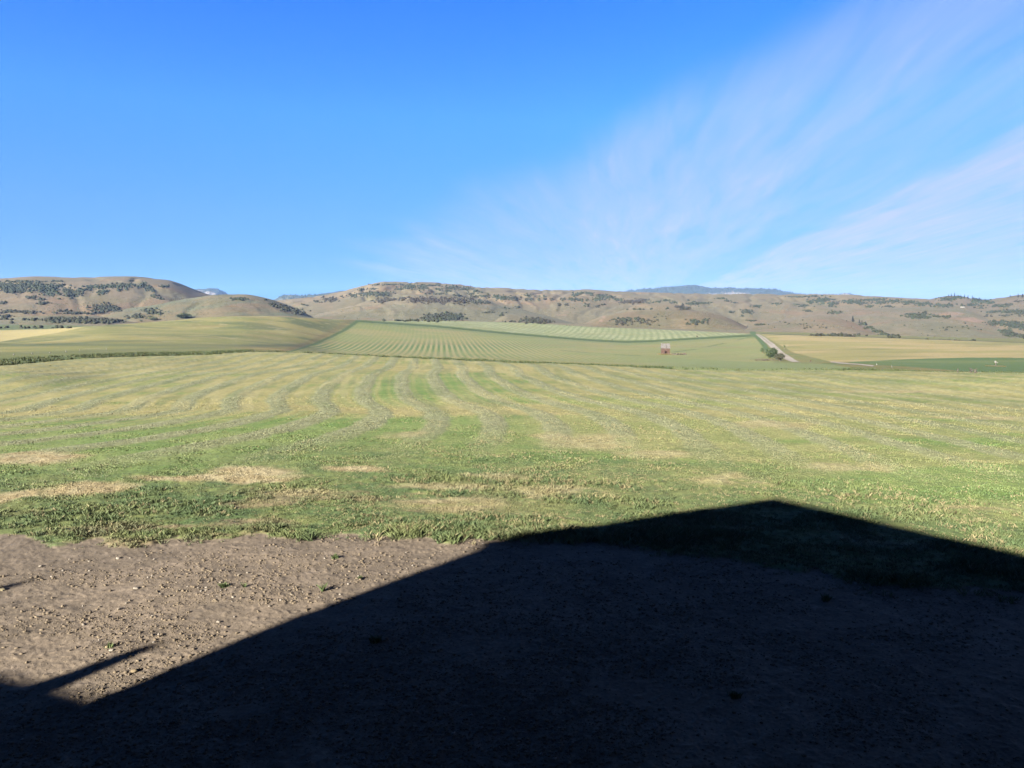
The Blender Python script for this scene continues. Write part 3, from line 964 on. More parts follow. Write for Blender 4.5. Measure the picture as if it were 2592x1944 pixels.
def margin_col(x, y, r):
    base = near_color(x, y)
    st = straw_mask(x, y)
    gcol = lerp(srgb(92, 124, 72), srgb(146, 156, 92), sstep(0.3, 0.7, fbm(x / 0.8, y / 0.8, 325, 3)))
    m = sstep(60, 25, r) * (1 - np.clip(st * 1.3, 0, 1)) * 0.55
    c = lerp(base, gcol, m)
    dry = rng.random(len(x)) < 0.07 + 0.30 * sstep(-12, -3, x) * sstep(0.38, 0.56, fbm(x / 3.0, y / 2.0, 329, 3))
    c[dry] = srgb(190, 176, 126)
    return c * 0.82


def margin_h(x, y, r):
    st = straw_mask(x, y)
    lush = sstep(0.40, 0.66, fbm(x / 2.5, y / 1.6, 327, 3))
    return (0.045 + 0.12 * lush * (1 - 0.6 * st)) * (1 - 0.35 * sstep(26, 55, r)) * (1 + 0.5 * (r < 25))


add_blades(64000, 15, 34, margin_h, lambda x, y, r: 0.007 + r * 0.0005, 9, 1.2, margin_keep, margin_col, 1.0)
add_blades(52000, 34, 75, lambda x, y, r: margin_h(x, y, r) * 0.55, lambda x, y, r: 0.022 + r * 0.0006, 4, 1.2, margin_keep, margin_col, 1.0)
o = mesh_obj('grass', np.concatenate(VV), np.concatenate(FF), m_leaf, colors=np.concatenate(CC))
tag(o, 'low green alfalfa and dry straw-coloured grass beyond the bare soil', 'grass', kind='stuff')

# ------------------------------------------------------------------ cut hay lying in windrows
VV, FF, CC = [], [], []
off = 0


def hay_keep(x, y, r, a):
    ph = row_phase(x, y)
    f = ph - np.floor(ph)
    lat_ = x - 0.2 * y
    return (np.abs(f - 0.5 + rng.normal(0, 0.05, len(x))) < 0.16) & (r > 38) & (r < np.interp(a, aze, R_EDGE) - 2) & (rng.random(len(x)) < 0.6 - 0.4 * sstep(0, 34, lat_))


def hay_col(x, y, r):
    c = lerp(srgb(178, 178, 132), srgb(150, 156, 108), rng.random(len(x)))
    dk = rng.random(len(x)) < 0.10
    c[dk] = srgb(112, 128, 84)
    return c


add_blades(110000, 38, 175, lambda x, y, r: 0.03 + 0.0003 * r, lambda x, y, r: 0.022 + r * 0.0005, 2, 3.2, hay_keep, hay_col, 1.0)
o = mesh_obj('hay', np.concatenate(VV), np.concatenate(FF), m_leaf, colors=np.concatenate(CC))
tag(o, 'grey-green cut hay lying in long curving windrows across the meadow', 'hay', kind='stuff')

# ------------------------------------------------------------------ tall growth along the field edges
VV, FF, CC = [], [], []
off = 0


def verge_keep(x, y, r, a):
    e = np.interp(a, aze, R_EDGE)
    uu_, _, _ = proj(x, y, 0 * x)
    dn = np.where(uu_ < 1700, 1.0, np.where(uu_ < 2130, 0.12, 0.8))
    dn = dn * 0.8
    dn = np.where((uu_ > 640) & (uu_ < 1700), 0.6, dn)
    wd = np.where(uu_ < 640, 16, 3.5)
    return (r > e) & (r < e + wd) & (rng.random(len(x)) < dn * sstep(0.25, 0.5, fbm(x / 5, y / 5, 331, 2) + 0.1))


def verge_col(x, y, r):
    c = lerp(srgb(84, 100, 46), srgb(66, 84, 38), rng.random(len(x)))
    dk = rng.random(len(x)) < 0.2
    c[dk] = srgb(108, 108, 60)
    return c


add_blades(240000, 98, 215, lambda x, y, r: np.where(x < -40, 0.42, 0.3) * (0.85 + 0.3 * vnoise(x / 2.5, y / 2.5, 333)), lambda x, y, r: 0.11 + 0 * r, 3, 0.6, verge_keep, verge_col, 1.0)
o = mesh_obj('tall_grass', np.concatenate(VV), np.concatenate(FF), m_leaf, colors=np.concatenate(CC))
tag(o, 'dark strip of tall uncut grass along the far edge of the mown meadow', 'grass', kind='stuff')

# ------------------------------------------------------------------ brush thickets on the hills
PATCH = [  # column, row, half width, half height, density, tone (0 green .. 1 purplish)
    (15, 725, 25, 9, 1, .2), (50, 728, 35, 11, 1, .2), (90, 724, 22, 7, .9, .2), (35, 737, 20, 6, .8, .2), (115, 731, 30, 11, 1, .1), (132, 741, 16, 7, 1, .1), (150, 723, 20, 4, .7, .2),
    (175, 741, 18, 11, 1, .3), (196, 744, 12, 6, 1, .3), (60, 712, 60, 1.5, .9, .2), (150, 712, 22, 1.5, .8, .2), (240, 726, 30, 4, .9, .1), (280, 725, 35, 4, .9, .1), (318, 722, 28, 5, .9, .2),
    (210, 734, 15, 4, .8, .1), (252, 741, 12, 4, .9, .1), (266, 737, 12, 4, .9, .1), (302, 734, 8, 3, .8, .1), (320, 732, 6, 2, .9, .1), (360, 722, 14, 7, 1, .2), (375, 729, 9, 6, 1, .2),
    (387, 735, 6, 4, 1, .2), (393, 749, 8, 4, 1, .3), (404, 755, 8, 3, .9, .3), (418, 725, 12, 3, 1, .1), (332, 711, 7, 1.5, 1, .1), (265, 779, 32, 9, 1, .4), (288, 782, 16, 6, 1, .4),
    (205, 793, 50, 2.5, .7, .4), (160, 788, 25, 3, .4, .4), (110, 767, 16, 4, .8, .4), (85, 752, 8, 3, .9, .4), (71, 753, 6, 3, .9, .4), (10, 766, 9, 3, .9, .4), (100, 758, 14, 3, .6, .4),
    (150, 756, 5, 1.5, .8, .4), (30, 787, 34, 2.5, .5, .5), (60, 790, 50, 3, .4, .5), (15, 800, 20, 4, .5, .5),
    (170, 810, 60, 5, 1, .4), (220, 812, 50, 5, 1, .4), (275, 814, 32, 4, .9, .4), (80, 809, 18, 1.5, .9, .4), (14, 808, 18, 2, .9, .4), (30, 817, 3, 2, 1, .4),
    (345, 801, 25, 5, .6, .4), (385, 786, 20, 7, .4, .3), (395, 793, 25, 5, .3, .3), (606, 757, 23, 3.5, .9, .1), (672, 759, 6, 2, .7, .1), (690, 769, 12, 3, .9, .5), (708, 775, 16, 4, 1, .5),
    (730, 781, 18, 6, 1, .5), (750, 788, 16, 5, 1, .5), (765, 794, 8, 2.5, .9, .5), (778, 773, 5, 2, .8, .2), (770, 771, 5, 1.5, .8, .2), (785, 787, 6, 1.2, .7, .3), (560, 742, 20, 1, .4, .4),
    (835, 758, 20, 7, 1, .7), (803, 763, 8, 2.5, 1, .5), (868, 751, 6, 2, 1, .4), (895, 748, 14, 5, 1, .4), (930, 744, 24, 6, 1, .2), (970, 744, 24, 6, 1, .2), (915, 732, 10, 3, .9, .2),
    (945, 731, 20, 2, .8, .2), (985, 720, 38, 2, 1, .1), (1010, 732, 14, 3, .9, .1), (1040, 725, 26, 7, 1, .2), (1070, 728, 15, 6, 1, .2), (1110, 731, 12, 3.5, 1, .2), (1135, 736, 12, 3, 1, .2),
    (1140, 728, 15, 5, 1, .2), (1095, 723, 32, 2, 1, .1), (1066, 739, 6, 2, 1, .1), (1178, 731, 20, 5, 1, .2), (1205, 737, 8, 4, 1, .1), (1220, 740, 5, 3, 1, .1), (1110, 744, 25, 2, .9, .3),
    (1160, 748, 20, 2, .9, .3), (1190, 743, 10, 2.5, .9, .3), (1225, 749, 14, 4, 1, .2), (1205, 751, 12, 2.5, .8, .3),
    (1045, 759, 25, 6, 1, .9), (1090, 759, 25, 7, 1, .9), (1130, 760, 25, 8, 1, .9), (1168, 762, 20, 8, 1, .8), (1192, 757, 12, 6, 1, .7), (1215, 764, 18, 5, 1, .4), (1233, 766, 9, 4, 1, .4),
    (985, 759, 28, 3.5, 1, .8), (962, 763, 16, 3, 1, .8), (1020, 755, 12, 2, .8, .7), (1255, 750, 10, 4, 1, .1), (1272, 754, 18, 6, 1, .1), (1300, 755, 16, 5, 1, .4), (1335, 748, 14, 3, 1, .1),
    (1340, 757, 12, 4, 1, .3), (1290, 780, 14, 3, .35, .2), (1240, 790, 30, 2, .3, .3), (1310, 777, 10, 2, .5, .2),
    (1118, 799, 26, 7, 1, .4), (1095, 804, 26, 8, 1, .4), (1150, 803, 26, 7, 1, .3), (1140, 799, 8, 5, 1, .3), (1120, 808, 45, 4, .9, .3), (1343, 811, 22, 6, 1, .5), (1376, 812, 18, 6, 1, .7),
    (1360, 814, 30, 4, .8, .5), (1270, 798, 6, 3, .9, .3), (1300, 814, 20, 2, .4, .3),
    (1376, 750, 8, 2, .9, .1), (1363, 757, 5, 3, 1, .3), (1380, 757, 5, 3, 1, .3), (1393, 757, 3, 2.5, 1, .6), (1400, 758, 3, 2.5, 1, .4), (1425, 757, 8, 4, 1, .4), (1455, 758, 28, 4, 1, .3),
    (1460, 746, 12, 4, 1, 0), (1475, 742, 14, 3, 1, 0), (1495, 743, 13, 4, 1, .1), (1520, 749, 20, 5, 1, .2), (1540, 752, 18, 5, 1, .2), (1512, 758, 16, 4, 1, .2), (1557, 758, 8, 2.5, 1, .1),
    (1573, 759, 5, 4, 1, 0), (1588, 765, 25, 4, 1, .8), (1615, 762, 22, 5, 1, .9), (1635, 759, 10, 2, 1, .5), (1665, 764, 14, 2, .9, .1), (1645, 766, 15, 2, .7, .1), (1682, 760, 12, 2, 1, .1),
    (1705, 765, 10, 3, 1, .2), (1720, 777, 18, 3.5, 1, .6), (1735, 781, 12, 3, 1, .6), (1752, 769, 20, 5, 1, .2), (1780, 767, 18, 2.5, 1, .2), (1743, 760, 5, 2, .9, .3), (1690, 780, 6, 2, .7, .1),
    (1416, 771, 7, 4, 1, .6), (1436, 771, 6, 3, 1, .5), (1485, 773, 6, 5, 1, .3), (1510, 776, 6, 2.5, 1, .5), (1530, 771, 5, 1.5, .8, .2), (1450, 780, 60, 6, .06, .2),
    (1580, 810, 26, 5, .5, .3), (1610, 806, 10, 3, .7, .2), (1575, 817, 22, 7, .3, .6), (1630, 815, 40, 9, .12, .5), (1765, 815, 30, 8, .22, .2), (1680, 800, 40, 8, .05, .5), (1620, 783, 30, .8, .5, .3),
    (1892, 789, 16, 5, 1, .3), (1915, 775, 17, 3, 1, .2), (1965, 768, 8, 3, .9, .2), (1848, 790, 9, 2.5, 1, .3), (1825, 755, 16, 2, 1, .1), (1840, 762, 18, 2, .5, .2), (1860, 766, 10, 1.5, .4, .2),
    (2035, 774, 22, 2.5, 1, .2), (2018, 770, 10, 2, .9, .2), (2050, 765, 10, 2.5, 1, .1), (2075, 762, 25, 6, 1, .1), (2105, 770, 12, 6, 1, .2), (2090, 757, 28, 2.5, 1, .1), (2150, 762, 20, 5, 1, .1),
    (2175, 766, 20, 4, 1, .2), (2210, 759, 36, 3, 1, .1), (2230, 766, 20, 3.5, 1, .2), (2262, 762, 25, 3.5, 1, .1), (2300, 765, 25, 4, 1, .1), (2340, 769, 25, 4, 1, .1), (2390, 773, 30, 3.5, 1, .2),
    (2200, 775, 10, 3, 1, .3), (2248, 776, 25, 1.6, 1, .3), (2045, 787, 14, 1.6, 1, .3), (2105, 791, 11, 4, 1, .3), (2122, 792, 6, 3, 1, .3), (2015, 751, 38, 1.4, 1, .1), (2065, 749, 30, 1.4, 1, .1),
    (2308, 797, 20, 5, 1, .2), (2335, 801, 18, 5, 1, .3), (2338, 794, 6, 3, 1, .5), (2330, 804, 25, 3, .9, .2), (2375, 801, 8, 3, 1, .3), (2397, 803, 7, 4, 1, .3), (2363, 798, 3, 2, 1, .3),
    (2400, 757, 24, 4.5, .9, .1), (2425, 753, 18, 4, .9, .1), (2490, 763, 22, 4, 1, .1), (2470, 758, 14, 4, 1, .1), (2510, 767, 8, 3, 1, .1), (2462, 772, 26, 4, .8, .2), (2530, 774, 20, 4, .8, .2),
    (2552, 772, 14, 4, .9, .2), (2580, 762, 12, 3, .5, .4), (2520, 789, 25, 2.5, .9, .2), (2552, 788, 22, 4, 1, .3), (2582, 790, 20, 7, 1, .3), (2545, 799, 15, 2, .9, .4), (2480, 779, 16, 1.5, .8, .2),
    (2525, 817, 26, 5, 1, .2), (2560, 822, 30, 6, 1, .2), (2592, 828, 24, 6, 1, .2), (2545, 839, 12, 4.5, 1, .2), (2562, 847, 18, 4, .9, .3), (2590, 851, 18, 4, .9, .4), (2500, 800, 12, 2, .4, .5),
    (2185, 821, 10, 2.5, 1, .2), (2200, 830, 11, 2.5, 1, .2), (2220, 839, 12, 2.5, 1, .2), (2240, 846, 12, 2.5, 1, .2), (2262, 852, 13, 3.5, 1, .3), (2400, 830, 90, 14, .03, .3), (2050, 825, 90, 14, .04, .5),
    (1900, 812, 14, 2, .9, .2), (1925, 822, 16, 2, .9, .2), (1880, 800, 6, 1.5, .6, .1), (2145, 850, 40, 2, .25, .4), (2380, 865, 90, 1.5, .4, .4), (2100, 849, 60, 1.2, .5, .4),
    (90, 830, 200, 0.8, .2, .4), (1020, 812, 60, 1.0, .6, .2), (1350, 745, 10, 1, .5, .5), (2390, 752, 14, 1.2, .4, .3)]
bp, bs, bt = [], [], []
for (cx, cy, ra, rb_, dn, tone) in PATCH:
    cnt = int(max(1, dn * ra * rb_ * 3.1416 / 3.6))
    for _ in range(cnt):
        th, q = rng.random() * 6.283, min(1.45, abs(rng.normal(0, 0.66)) + 0.05)
        u_, v_ = cx + ra * q * math.cos(th), cy + rb_ * q * math.sin(th)
        p = hit(u_, v_ + 1.0, 700)
        bp.append(p)
        bs.append(rng.uniform(0.45, 1.5) * (0.6 if dn < 0.1 else 1.0) * (0.95 + 0.36 * np.hypot(p[0], p[1]) / 1000))
        bt.append(min(1, max(0, tone + rng.normal(0, 0.15))))
bp, bs, bt = np.array(bp), np.array(bs), np.array(bt)
n = len(bp)
size = bs[:, None] * rng.uniform([0.9, 0.9, 0.7], [1.3, 1.3, 1.15], (n, 3))
pos = bp + np.stack([0 * bs, 0 * bs, size[:, 2] * 0.45], -1)
V_, F_, k = lumps(pos, size, 1, 0.30)
cb = lerp(srgb(74, 86, 56, 3.0), srgb(86, 74, 60, 3.0), bt) * rng.uniform(0.7, 1.35, (n, 1))
m_brush = material('brush_leaves', attr=True, noise=[(1.2, 4, 0.6, 1.35)], bump=[(1.5, 0.8, 0.4)], rough=0.9)
o = mesh_obj('brush', V_, F_, m_brush, colors=rep(cb, k))
tag(o, 'dark scrubby thickets of brush covering folds and ridges of the tan hills', 'brush', kind='stuff')

# sagebrush speckle on the nearer slopes
n = 16000
uu_ = rng.uniform(-20, 2612, n)
vv_ = rng.uniform(752, 862, n)
sp = np.array([hit(u_, v_, 880) for u_, v_ in zip(uu_, vv_)])
rs_ = np.hypot(sp[:, 0], sp[:, 1])
kk = (rs_ > 950) & (rs_ < 2000) & (rng.random(n) < sstep(0.4, 0.6, fbm(sp[:, 0] / 90, sp[:, 1] / 120, 341, 3)))
sp, rs_ = sp[kk], rs_[kk]
n = len(sp)
size = (0.45 + 0.25 * rng.random(n))[:, None] * (rs_ / 1300)[:, None] * rng.uniform([0.9, 0.9, 0.6], [1.5, 1.5, 0.9], (n, 3))
V_, F_, k = lumps(sp + np.array([0, 0, 0.2]), size, 0, 0.25)
cs_ = lerp(srgb(140, 146, 112, 2.8), srgb(112, 108, 82, 2.8), rng.random(n))
o = mesh_obj('sagebrush', V_, F_, m_brush, colors=rep(cs_, k))
tag(o, 'fine speckle of low grey-green sagebrush over the nearer hill slopes', 'sagebrush', kind='stuff')

# dark conifer woods on the far mountains
cp, ch = [], []
for (u0, u1, v0, v1, cnt) in [(462, 576, 731, 742, 90), (705, 880, 746, 758, 260), (1560, 2010, 724, 747, 900), (1990, 2165, 742, 752, 160)]:
    for _ in range(cnt):
        p = hit(rng.uniform(u0, u1), rng.uniform(v0, v1), 4300)
        if np.hypot(p[0], p[1]) > 4300:
            cp.append(p)
            ch.append(rng.uniform(9, 17))
cp, ch = np.array(cp), np.array(ch)


def cones(pos, h, w, seg=6):
    n = len(pos)
    a = np.linspace(0, 2 * math.pi, seg, endpoint=False)
    base = np.stack([np.cos(a), np.sin(a), 0 * a], -1)
    P = np.zeros((n, seg + 1, 3))
    P[:, :seg] = pos[:, None] + base[None] * w[:, None, None] * rng.uniform(0.7, 1.2, (n, seg, 1))
    P[:, seg] = pos + np.stack([0 * h, 0 * h, h], -1)
    f = np.array([(i, (i + 1) % seg, seg) for i in range(seg)])
    return P.reshape(-1, 3), (f[None] + (np.arange(n) * (seg + 1))[:, None, None]).reshape(-1, 3), seg + 1


V_, F_, k = cones(cp - np.array([0, 0, 1]), ch, ch * 0.3)
o = mesh_obj('forest', V_, F_, m_brush, colors=rep(srgb(66, 84, 56, 2.6) * rng.uniform(0.6, 1.2, (len(cp), 1)), k))
tag(o, 'distant dark conifer wood along the blue mountain crests', 'forest', kind='stuff')

# ------------------------------------------------------------------ the house behind the viewpoint, whose gable throws the shadow
def sunline(u, v, plane_y):
    """where the sun ray that ends at this point of the ground crosses the vertical plane y = plane_y"""
    p = hit(u, v, 6.0)
    t = (p[1] - plane_y) / LDIR.y
    return p[0] - LDIR.x * t, p[2] - LDIR.z * t


PY = -1.6
fx1, fz1 = sunline(262, 1765, PY)      # foot of the left corner as far as it shows
fx2, fz2 = sunline(1222, 1383, PY)     # top of the left corner
ex, ez = sunline(1240, 1368, PY)       # left eave
pkx, pkz = sunline(1965, 1260, PY)     # ridge
rx, rz = sunline(2592, 1402, PY)       # right slope
wingx, wingz = sunline(60, 1752, PY)
print('HOUSE', fx1, fz1, fx2, fz2, ex, ez, pkx, pkz, rx, rz, wingx, wingz)
m_wall = material('siding', (0.03, 0.028, 0.026), noise=[(1.5, 3, 0.85, 1.1)], bump=[(6, 0.2, 0.02)])
m_roof = material('roof_shingle', (0.03, 0.028, 0.026), noise=[(2.5, 4, 0.7, 1.2)])
m_trim = material('trim_paint', (0.30, 0.29, 0.27))
m_glass = material('window_glass', (0.02, 0.025, 0.03), rough=0.1, spec=0.6)


def bx(x0, x1, y0, y1, z0, z1):
    v = [(x0, y0, z0), (x1, y0, z0), (x1, y1, z0), (x0, y1, z0), (x0, y0, z1), (x1, y0, z1), (x1, y1, z1), (x0, y1, z1)]
    f = [(3, 2, 1, 0), (4, 5, 6, 7), (0, 1, 5, 4), (1, 2, 6, 5), (2, 3, 7, 6), (3, 0, 4, 7)]
    return v, f


def join(parts):
    V_, F_ = [], []
    for v, f in parts:
        k = len(V_)
        V_ += list(v)
        F_ += [tuple(i + k for i in q) for q in f]
    return V_, F_


def prism(poly, y0, y1):
    n = len(poly)
    v = [(x, y0, z) for x, z in poly] + [(x, y1, z) for x, z in poly]
    f = [tuple(range(n))[::-1], tuple(range(n, 2 * n))] + [(i, (i + 1) % n, n + (i + 1) % n, n + i) for i in range(n)]
    return v, f


xl = (fx1 + fx2) / 2
xr = pkx + (pkx - xl)
slope_l = (pkz - ez) / (pkx - ex)
slope_r = (pkz - rz) / (rx - pkx)
eave_r = pkz - slope_r * (xr + 0.6 - pkx)
house = empty('house', (0, 0, 0))
tag(house, 'large gabled house behind the viewpoint that throws the long shadow', 'house')
YB = PY - 9
v, f = prism([(xl, -0.6), (xr, -0.6), (xr, pkz - slope_r * (xr - pkx) - 0.30), (pkx, pkz - 0.30), (xl, pkz - slope_l * (pkx - xl) - 0.30)], YB, PY - 0.02)
mesh_obj('wall', v, f, m_wall, house)
v, f = prism([(ex, ez - 0.22), (pkx, pkz - 0.24), (rx if rx > xr else xr + 0.6, pkz - slope_r * ((rx if rx > xr else xr + 0.6) - pkx) - 0.22),
              (rx if rx > xr else xr + 0.6, pkz - slope_r * ((rx if rx > xr else xr + 0.6) - pkx)), (pkx, pkz), (ex, ez)], YB - 0.4, PY)
mesh_obj('roof', v, f, m_roof, house)
for wx, wz in ((xl + 2.0, 4.6), (xl + 5.2, 4.6), (xl + 2.0, 1.3), (xl + 5.2, 1.3), (pkx, 7.6)):
    fr = join([bx(wx - 0.62, wx + 0.62, PY - 0.015, PY + 0.03, wz - 0.75, wz - 0.66), bx(wx - 0.62, wx + 0.62, PY - 0.015, PY + 0.03, wz + 0.66, wz + 0.75),
               bx(wx - 0.62, wx - 0.54, PY - 0.015, PY + 0.03, wz - 0.66, wz + 0.66), bx(wx + 0.54, wx + 0.62, PY - 0.015, PY + 0.03, wz - 0.66, wz + 0.66)])
    fo = mesh_obj('window', fr[0], fr[1], m_trim, house)
    v, f = bx(wx - 0.54, wx + 0.54, PY - 0.015, PY - 0.004, wz - 0.66, wz + 0.66)
    mesh_obj('pane', v, f, m_glass, fo)
# low wing to the left, high wing to the right
wax, waz = sunline(240, 1764, PY - 0.1)
wbx, wbz = sunline(2, 1702, PY - 0.1)
wcx, wcz = wbx - 4.0, wbz - 2.0
wax = min(wax, xl - 0.03)
v, f = prism([(wcx + 0.3, -0.6), (wax, -0.6), (wax, waz - 0.15), (wbx, wbz - 0.15), (wcx + 0.3, wcz)], YB + 1, PY - 0.3)
mesh_obj('garage', v, f, m_wall, house)
v, f = prism([(wcx, wcz - 0.14), (wbx, wbz - 0.14), (wax, waz - 0.14), (wax, waz), (wbx, wbz), (wcx, wcz)], YB + 0.8, PY - 0.1)
mesh_obj('garage_roof', v, f, m_roof, house)
xw = 14
ridge = min(eave_r - 0.3, rz)
v, f = prism([(xr + 0.01, -0.6), (xw, -0.6), (xw, ridge - 0.4), (xr + 0.01, ridge - 0.4)], YB, PY - 0.4)
mesh_obj('wing', v, f, m_wall, house)
v, f = prism([(xr + 0.02, ridge - 0.39), (xw + 0.4, ridge - 0.39), (xw + 0.4, ridge), (xr + 0.02, ridge)], YB - 0.2, PY - 0.1)
mesh_obj('wing_roof', v, f, m_roof, house)
# two slender saplings beside the garage, whose tips reach past its shadow
m_bark = material('bark', (0.09, 0.07, 0.05), noise=[(8, 3, 0.6, 1.2)])


def leafy(name_crown, center, rad, n, leaf, cols, parent, mat, shell=0.45):
    """a crown of many leaf-sized faces in uneven clumps"""
    nc = max(6, n // 60)
    d = rng.normal(size=(nc, 3))
    d /= np.linalg.norm(d, axis=1)[:, None]
    cen = np.array(center) + d * np.array(rad) * (shell + (1 - shell) * rng.random((nc, 1))) * 0.8
    ci = rng.integers(0, nc, n)
    p = cen[ci] + rng.normal(size=(n, 3)) * np.array(rad) * 0.2
    a = rng.normal(size=(n, 3))
    a /= np.linalg.norm(a, axis=1)[:, None]
    b = np.cross(a, rng.normal(size=(n, 3)))
    b /= np.linalg.norm(b, axis=1)[:, None]
    s = leaf * rng.uniform(0.6, 1.4, (n, 1))
    P = np.stack([p - a * s, p + b * s * 0.6, p + a * s, p - b * s * 0.6], 1)
    F_ = (np.arange(n) * 4)[:, None] + np.array([0, 1, 2, 3])
    c = (np.array(cols[0]) + (np.array(cols[1]) - np.array(cols[0])) * rng.random((nc, 1)))[ci] * rng.uniform(0.8, 1.2, (n, 1))
    return mesh_obj(name_crown, P.reshape(-1, 3), F_, mat, parent, colors=np.repeat(c, 4, 0))


def tube(pts, rad, seg=6):
    pts = np.array(pts, float)
    V_, F_ = [], []
    for i, p in enumerate(pts):
        t = pts[min(i + 1, len(pts) - 1)] - pts[max(i - 1, 0)]
        t = t / (np.linalg.norm(t) + 1e-9)
        a = np.cross(t, [0.3, 0.9, 0.1])
        a /= np.linalg.norm(a)
        b = np.cross(t, a)
        for k in range(seg):
            q = 2 * math.pi * k / seg
            V_.append(p + (a * math.cos(q) + b * math.sin(q)) * rad[i])
    for i in range(len(pts) - 1):
        for k in range(seg):
            F_.append((i * seg + k, i * seg + (k + 1) % seg, (i + 1) * seg + (k + 1) % seg, (i + 1) * seg + k))
    F_.append(tuple(range(seg))[::-1])
    F_.append(tuple((len(pts) - 1) * seg + k for k in range(seg)))
    return V_, F_


for (u, v_, wd, lbl) in ((395, 1632, 0.85, 'slender columnar juniper beside the garage, the nearer to the house'), (72, 1470, 0.55, 'slender columnar juniper farther along the garage side')):
    tx, tz = sunline(u, v_, -0.9)
    t = empty('juniper', (tx, -0.9, 0))
    tag(t, lbl, 'tree')
    v, f = tube([(0, 0, -0.1), (0, 0, tz * 0.5), (0, 0, tz - 0.2)], [0.07, 0.05, 0.02])
    mesh_obj('trunk', v, f, m_bark, t)
    n = 12000
    zz_ = rng.random(n) ** 0.8 * (tz - 0.6) + 0.6
    w_ = wd * (1 - (zz_ / tz) ** 4) ** 0.8 * (0.45 + 1.1 * vnoise(zz_ * 1.6, zz_ * 0 + tx, 401)) + 0.02
    an = rng.random(n) * 6.283
    V_, F_ = blades(np.stack([np.cos(an) * w_ * rng.random(n), np.sin(an) * w_ * rng.random(n), zz_ - 0.15], -1), np.full(n, 0.2), np.full(n, 0.08), np.full(n, 0.5))
    mesh_obj('crown', V_, F_, m_leaf, t, colors=np.tile(srgb(70, 90, 60), (len(V_), 1)))

# ------------------------------------------------------------------ the weathered shack in the second field
p = hit(1684, 897, 300)
dist = float(np.hypot(p[0], p[1]))
k1 = dist / 1873.0 * 1.04                      # metres per photograph pixel there
W = 20.0 * k1
Dp = W * 0.9
Hw = 15.0 * k1
Hr = 10.8 * k1
shack = empty('shack', (p[0], p[1], p[2] - 0.05), -0.05)
shack.rotation_euler = (0, 0, -math.atan2(p[0], p[1]) + 0.06)
tag(shack, 'small derelict wooden shack with a pale weathered roof standing alone in the mown field', 'shack')
m_wood = material('old_wood', srgb(136, 106, 90, 3.3), noise=[(1.2, 5, 0.55, 1.35), (6, 4, 0.8, 1.2)], bump=[(3, 0.6, 0.05)])
m_shingle = material('old_shingles', srgb(196, 188, 180, 4.6), noise=[(1.6, 4, 0.7, 1.2), (5, 3, 0.8, 1.15)], bump=[(4, 0.5, 0.05)])
m_dark = material('dark_interior', (0.015, 0.012, 0.01))
# front wall in boards around a doorway, side and rear walls
dw, dh = W * 0.10, Hw * 0.56
dxo = W * 0.02
boards = []
nbd = 16
for i in range(nbd):
    x0 = -W / 2 + W * i / nbd
    x1 = x0 + W / nbd - 0.015
    zz0 = dh if abs((x0 + x1) / 2 - dxo) < dw else -0.2
    jit = random.uniform(-0.015, 0.015)
    boards.append(bx(x0, x1, -Dp / 2 - 0.05 + jit, -Dp / 2 + jit, zz0, Hw - random.uniform(0, 0.08)))
v, f = join(boards)
mesh_obj('front_wall', v, f, m_wood, shack)
gable = []
for s_ in (-1, 1):
    xo, xi = s_ * (W / 2 - 0.0), s_ * (W / 2 - 0.08)
    q = [(xo, -Dp / 2 + 0.02, -0.3), (xo, Dp / 2, -0.3), (xo, Dp / 2, Hw), (xo, 0, Hw + Hr * 0.97), (xo, -Dp / 2 + 0.02, Hw),
         (xi, -Dp / 2 + 0.02, -0.3), (xi, Dp / 2, -0.3), (xi, Dp / 2, Hw), (xi, 0, Hw + Hr * 0.97), (xi, -Dp / 2 + 0.02, Hw)]
    ff_ = [(0, 1, 2, 3, 4), (9, 8, 7, 6, 5)] + [(i, 5 + i, 5 + (i + 1) % 5, (i + 1) % 5) for i in range(5)]
    gable.append((q, ff_))
v, f = join(gable + [bx(-W / 2 + 0.09, W / 2 - 0.09, Dp / 2 - 0.1, Dp / 2 - 0.02, -0.3, Hw)])
mesh_obj('wall', v, f, m_wood, shack)
v, f = join([bx(dxo - dw - 0.12, dxo - dw, -Dp / 2 - 0.09, -Dp / 2 - 0.055, -0.1, dh + 0.1), bx(dxo + dw, dxo + dw + 0.12, -Dp / 2 - 0.09, -Dp / 2 - 0.055, -0.1, dh + 0.1),
             bx(dxo - dw, dxo + dw, -Dp / 2 - 0.09, -Dp / 2 - 0.055, dh - 0.02, dh + 0.1)])
mesh_obj('door_frame', v, f, m_wood, shack)
v, f = bx(-W / 2 + 0.1, W / 2 - 0.1, -Dp / 2 + 0.1, Dp / 2 - 0.12, 0.02, 0.1)
mesh_obj('floor', v, f, m_dark, shack)
rows = []
nr_ = 11
for s_ in (-1, 1):
    for i in range(nr_):
        a0, a1 = i / nr_, (i + 1) / nr_ + 0.03
        y0, z0 = s_ * (Dp / 2 + 0.25) * (1 - a0), Hw - 0.12 + (Hr + 0.12) * a0
        y1, z1 = s_ * (Dp / 2 + 0.25) * (1 - a1), Hw - 0.12 + (Hr + 0.12) * a1
        th = 0.07
        j0, j1 = random.uniform(0, 0.15), random.uniform(0, 0.15)
        x0, x1 = -W / 2 - 0.22 + j0, W / 2 + 0.22 - j1
        if s_ < 0 and i in (2, 3, 6):       # a few courses have lost shingles
            pieces = [(x0, x0 + (x1 - x0) * 0.55), (x0 + (x1 - x0) * 0.66, x1)]
        else:
            pieces = [(x0, x1)]
        for xa, xb in pieces:
            v8 = [(xa, y0, z0), (xb, y0, z0), (xb, y1, z1), (xa, y1, z1), (xa, y0, z0 + th), (xb, y0, z0 + th), (xb, y1, z1 + th * 0.4), (xa, y1, z1 + th * 0.4)]
            rows.append((v8, bx(0, 1, 0, 1, 0, 1)[1]))
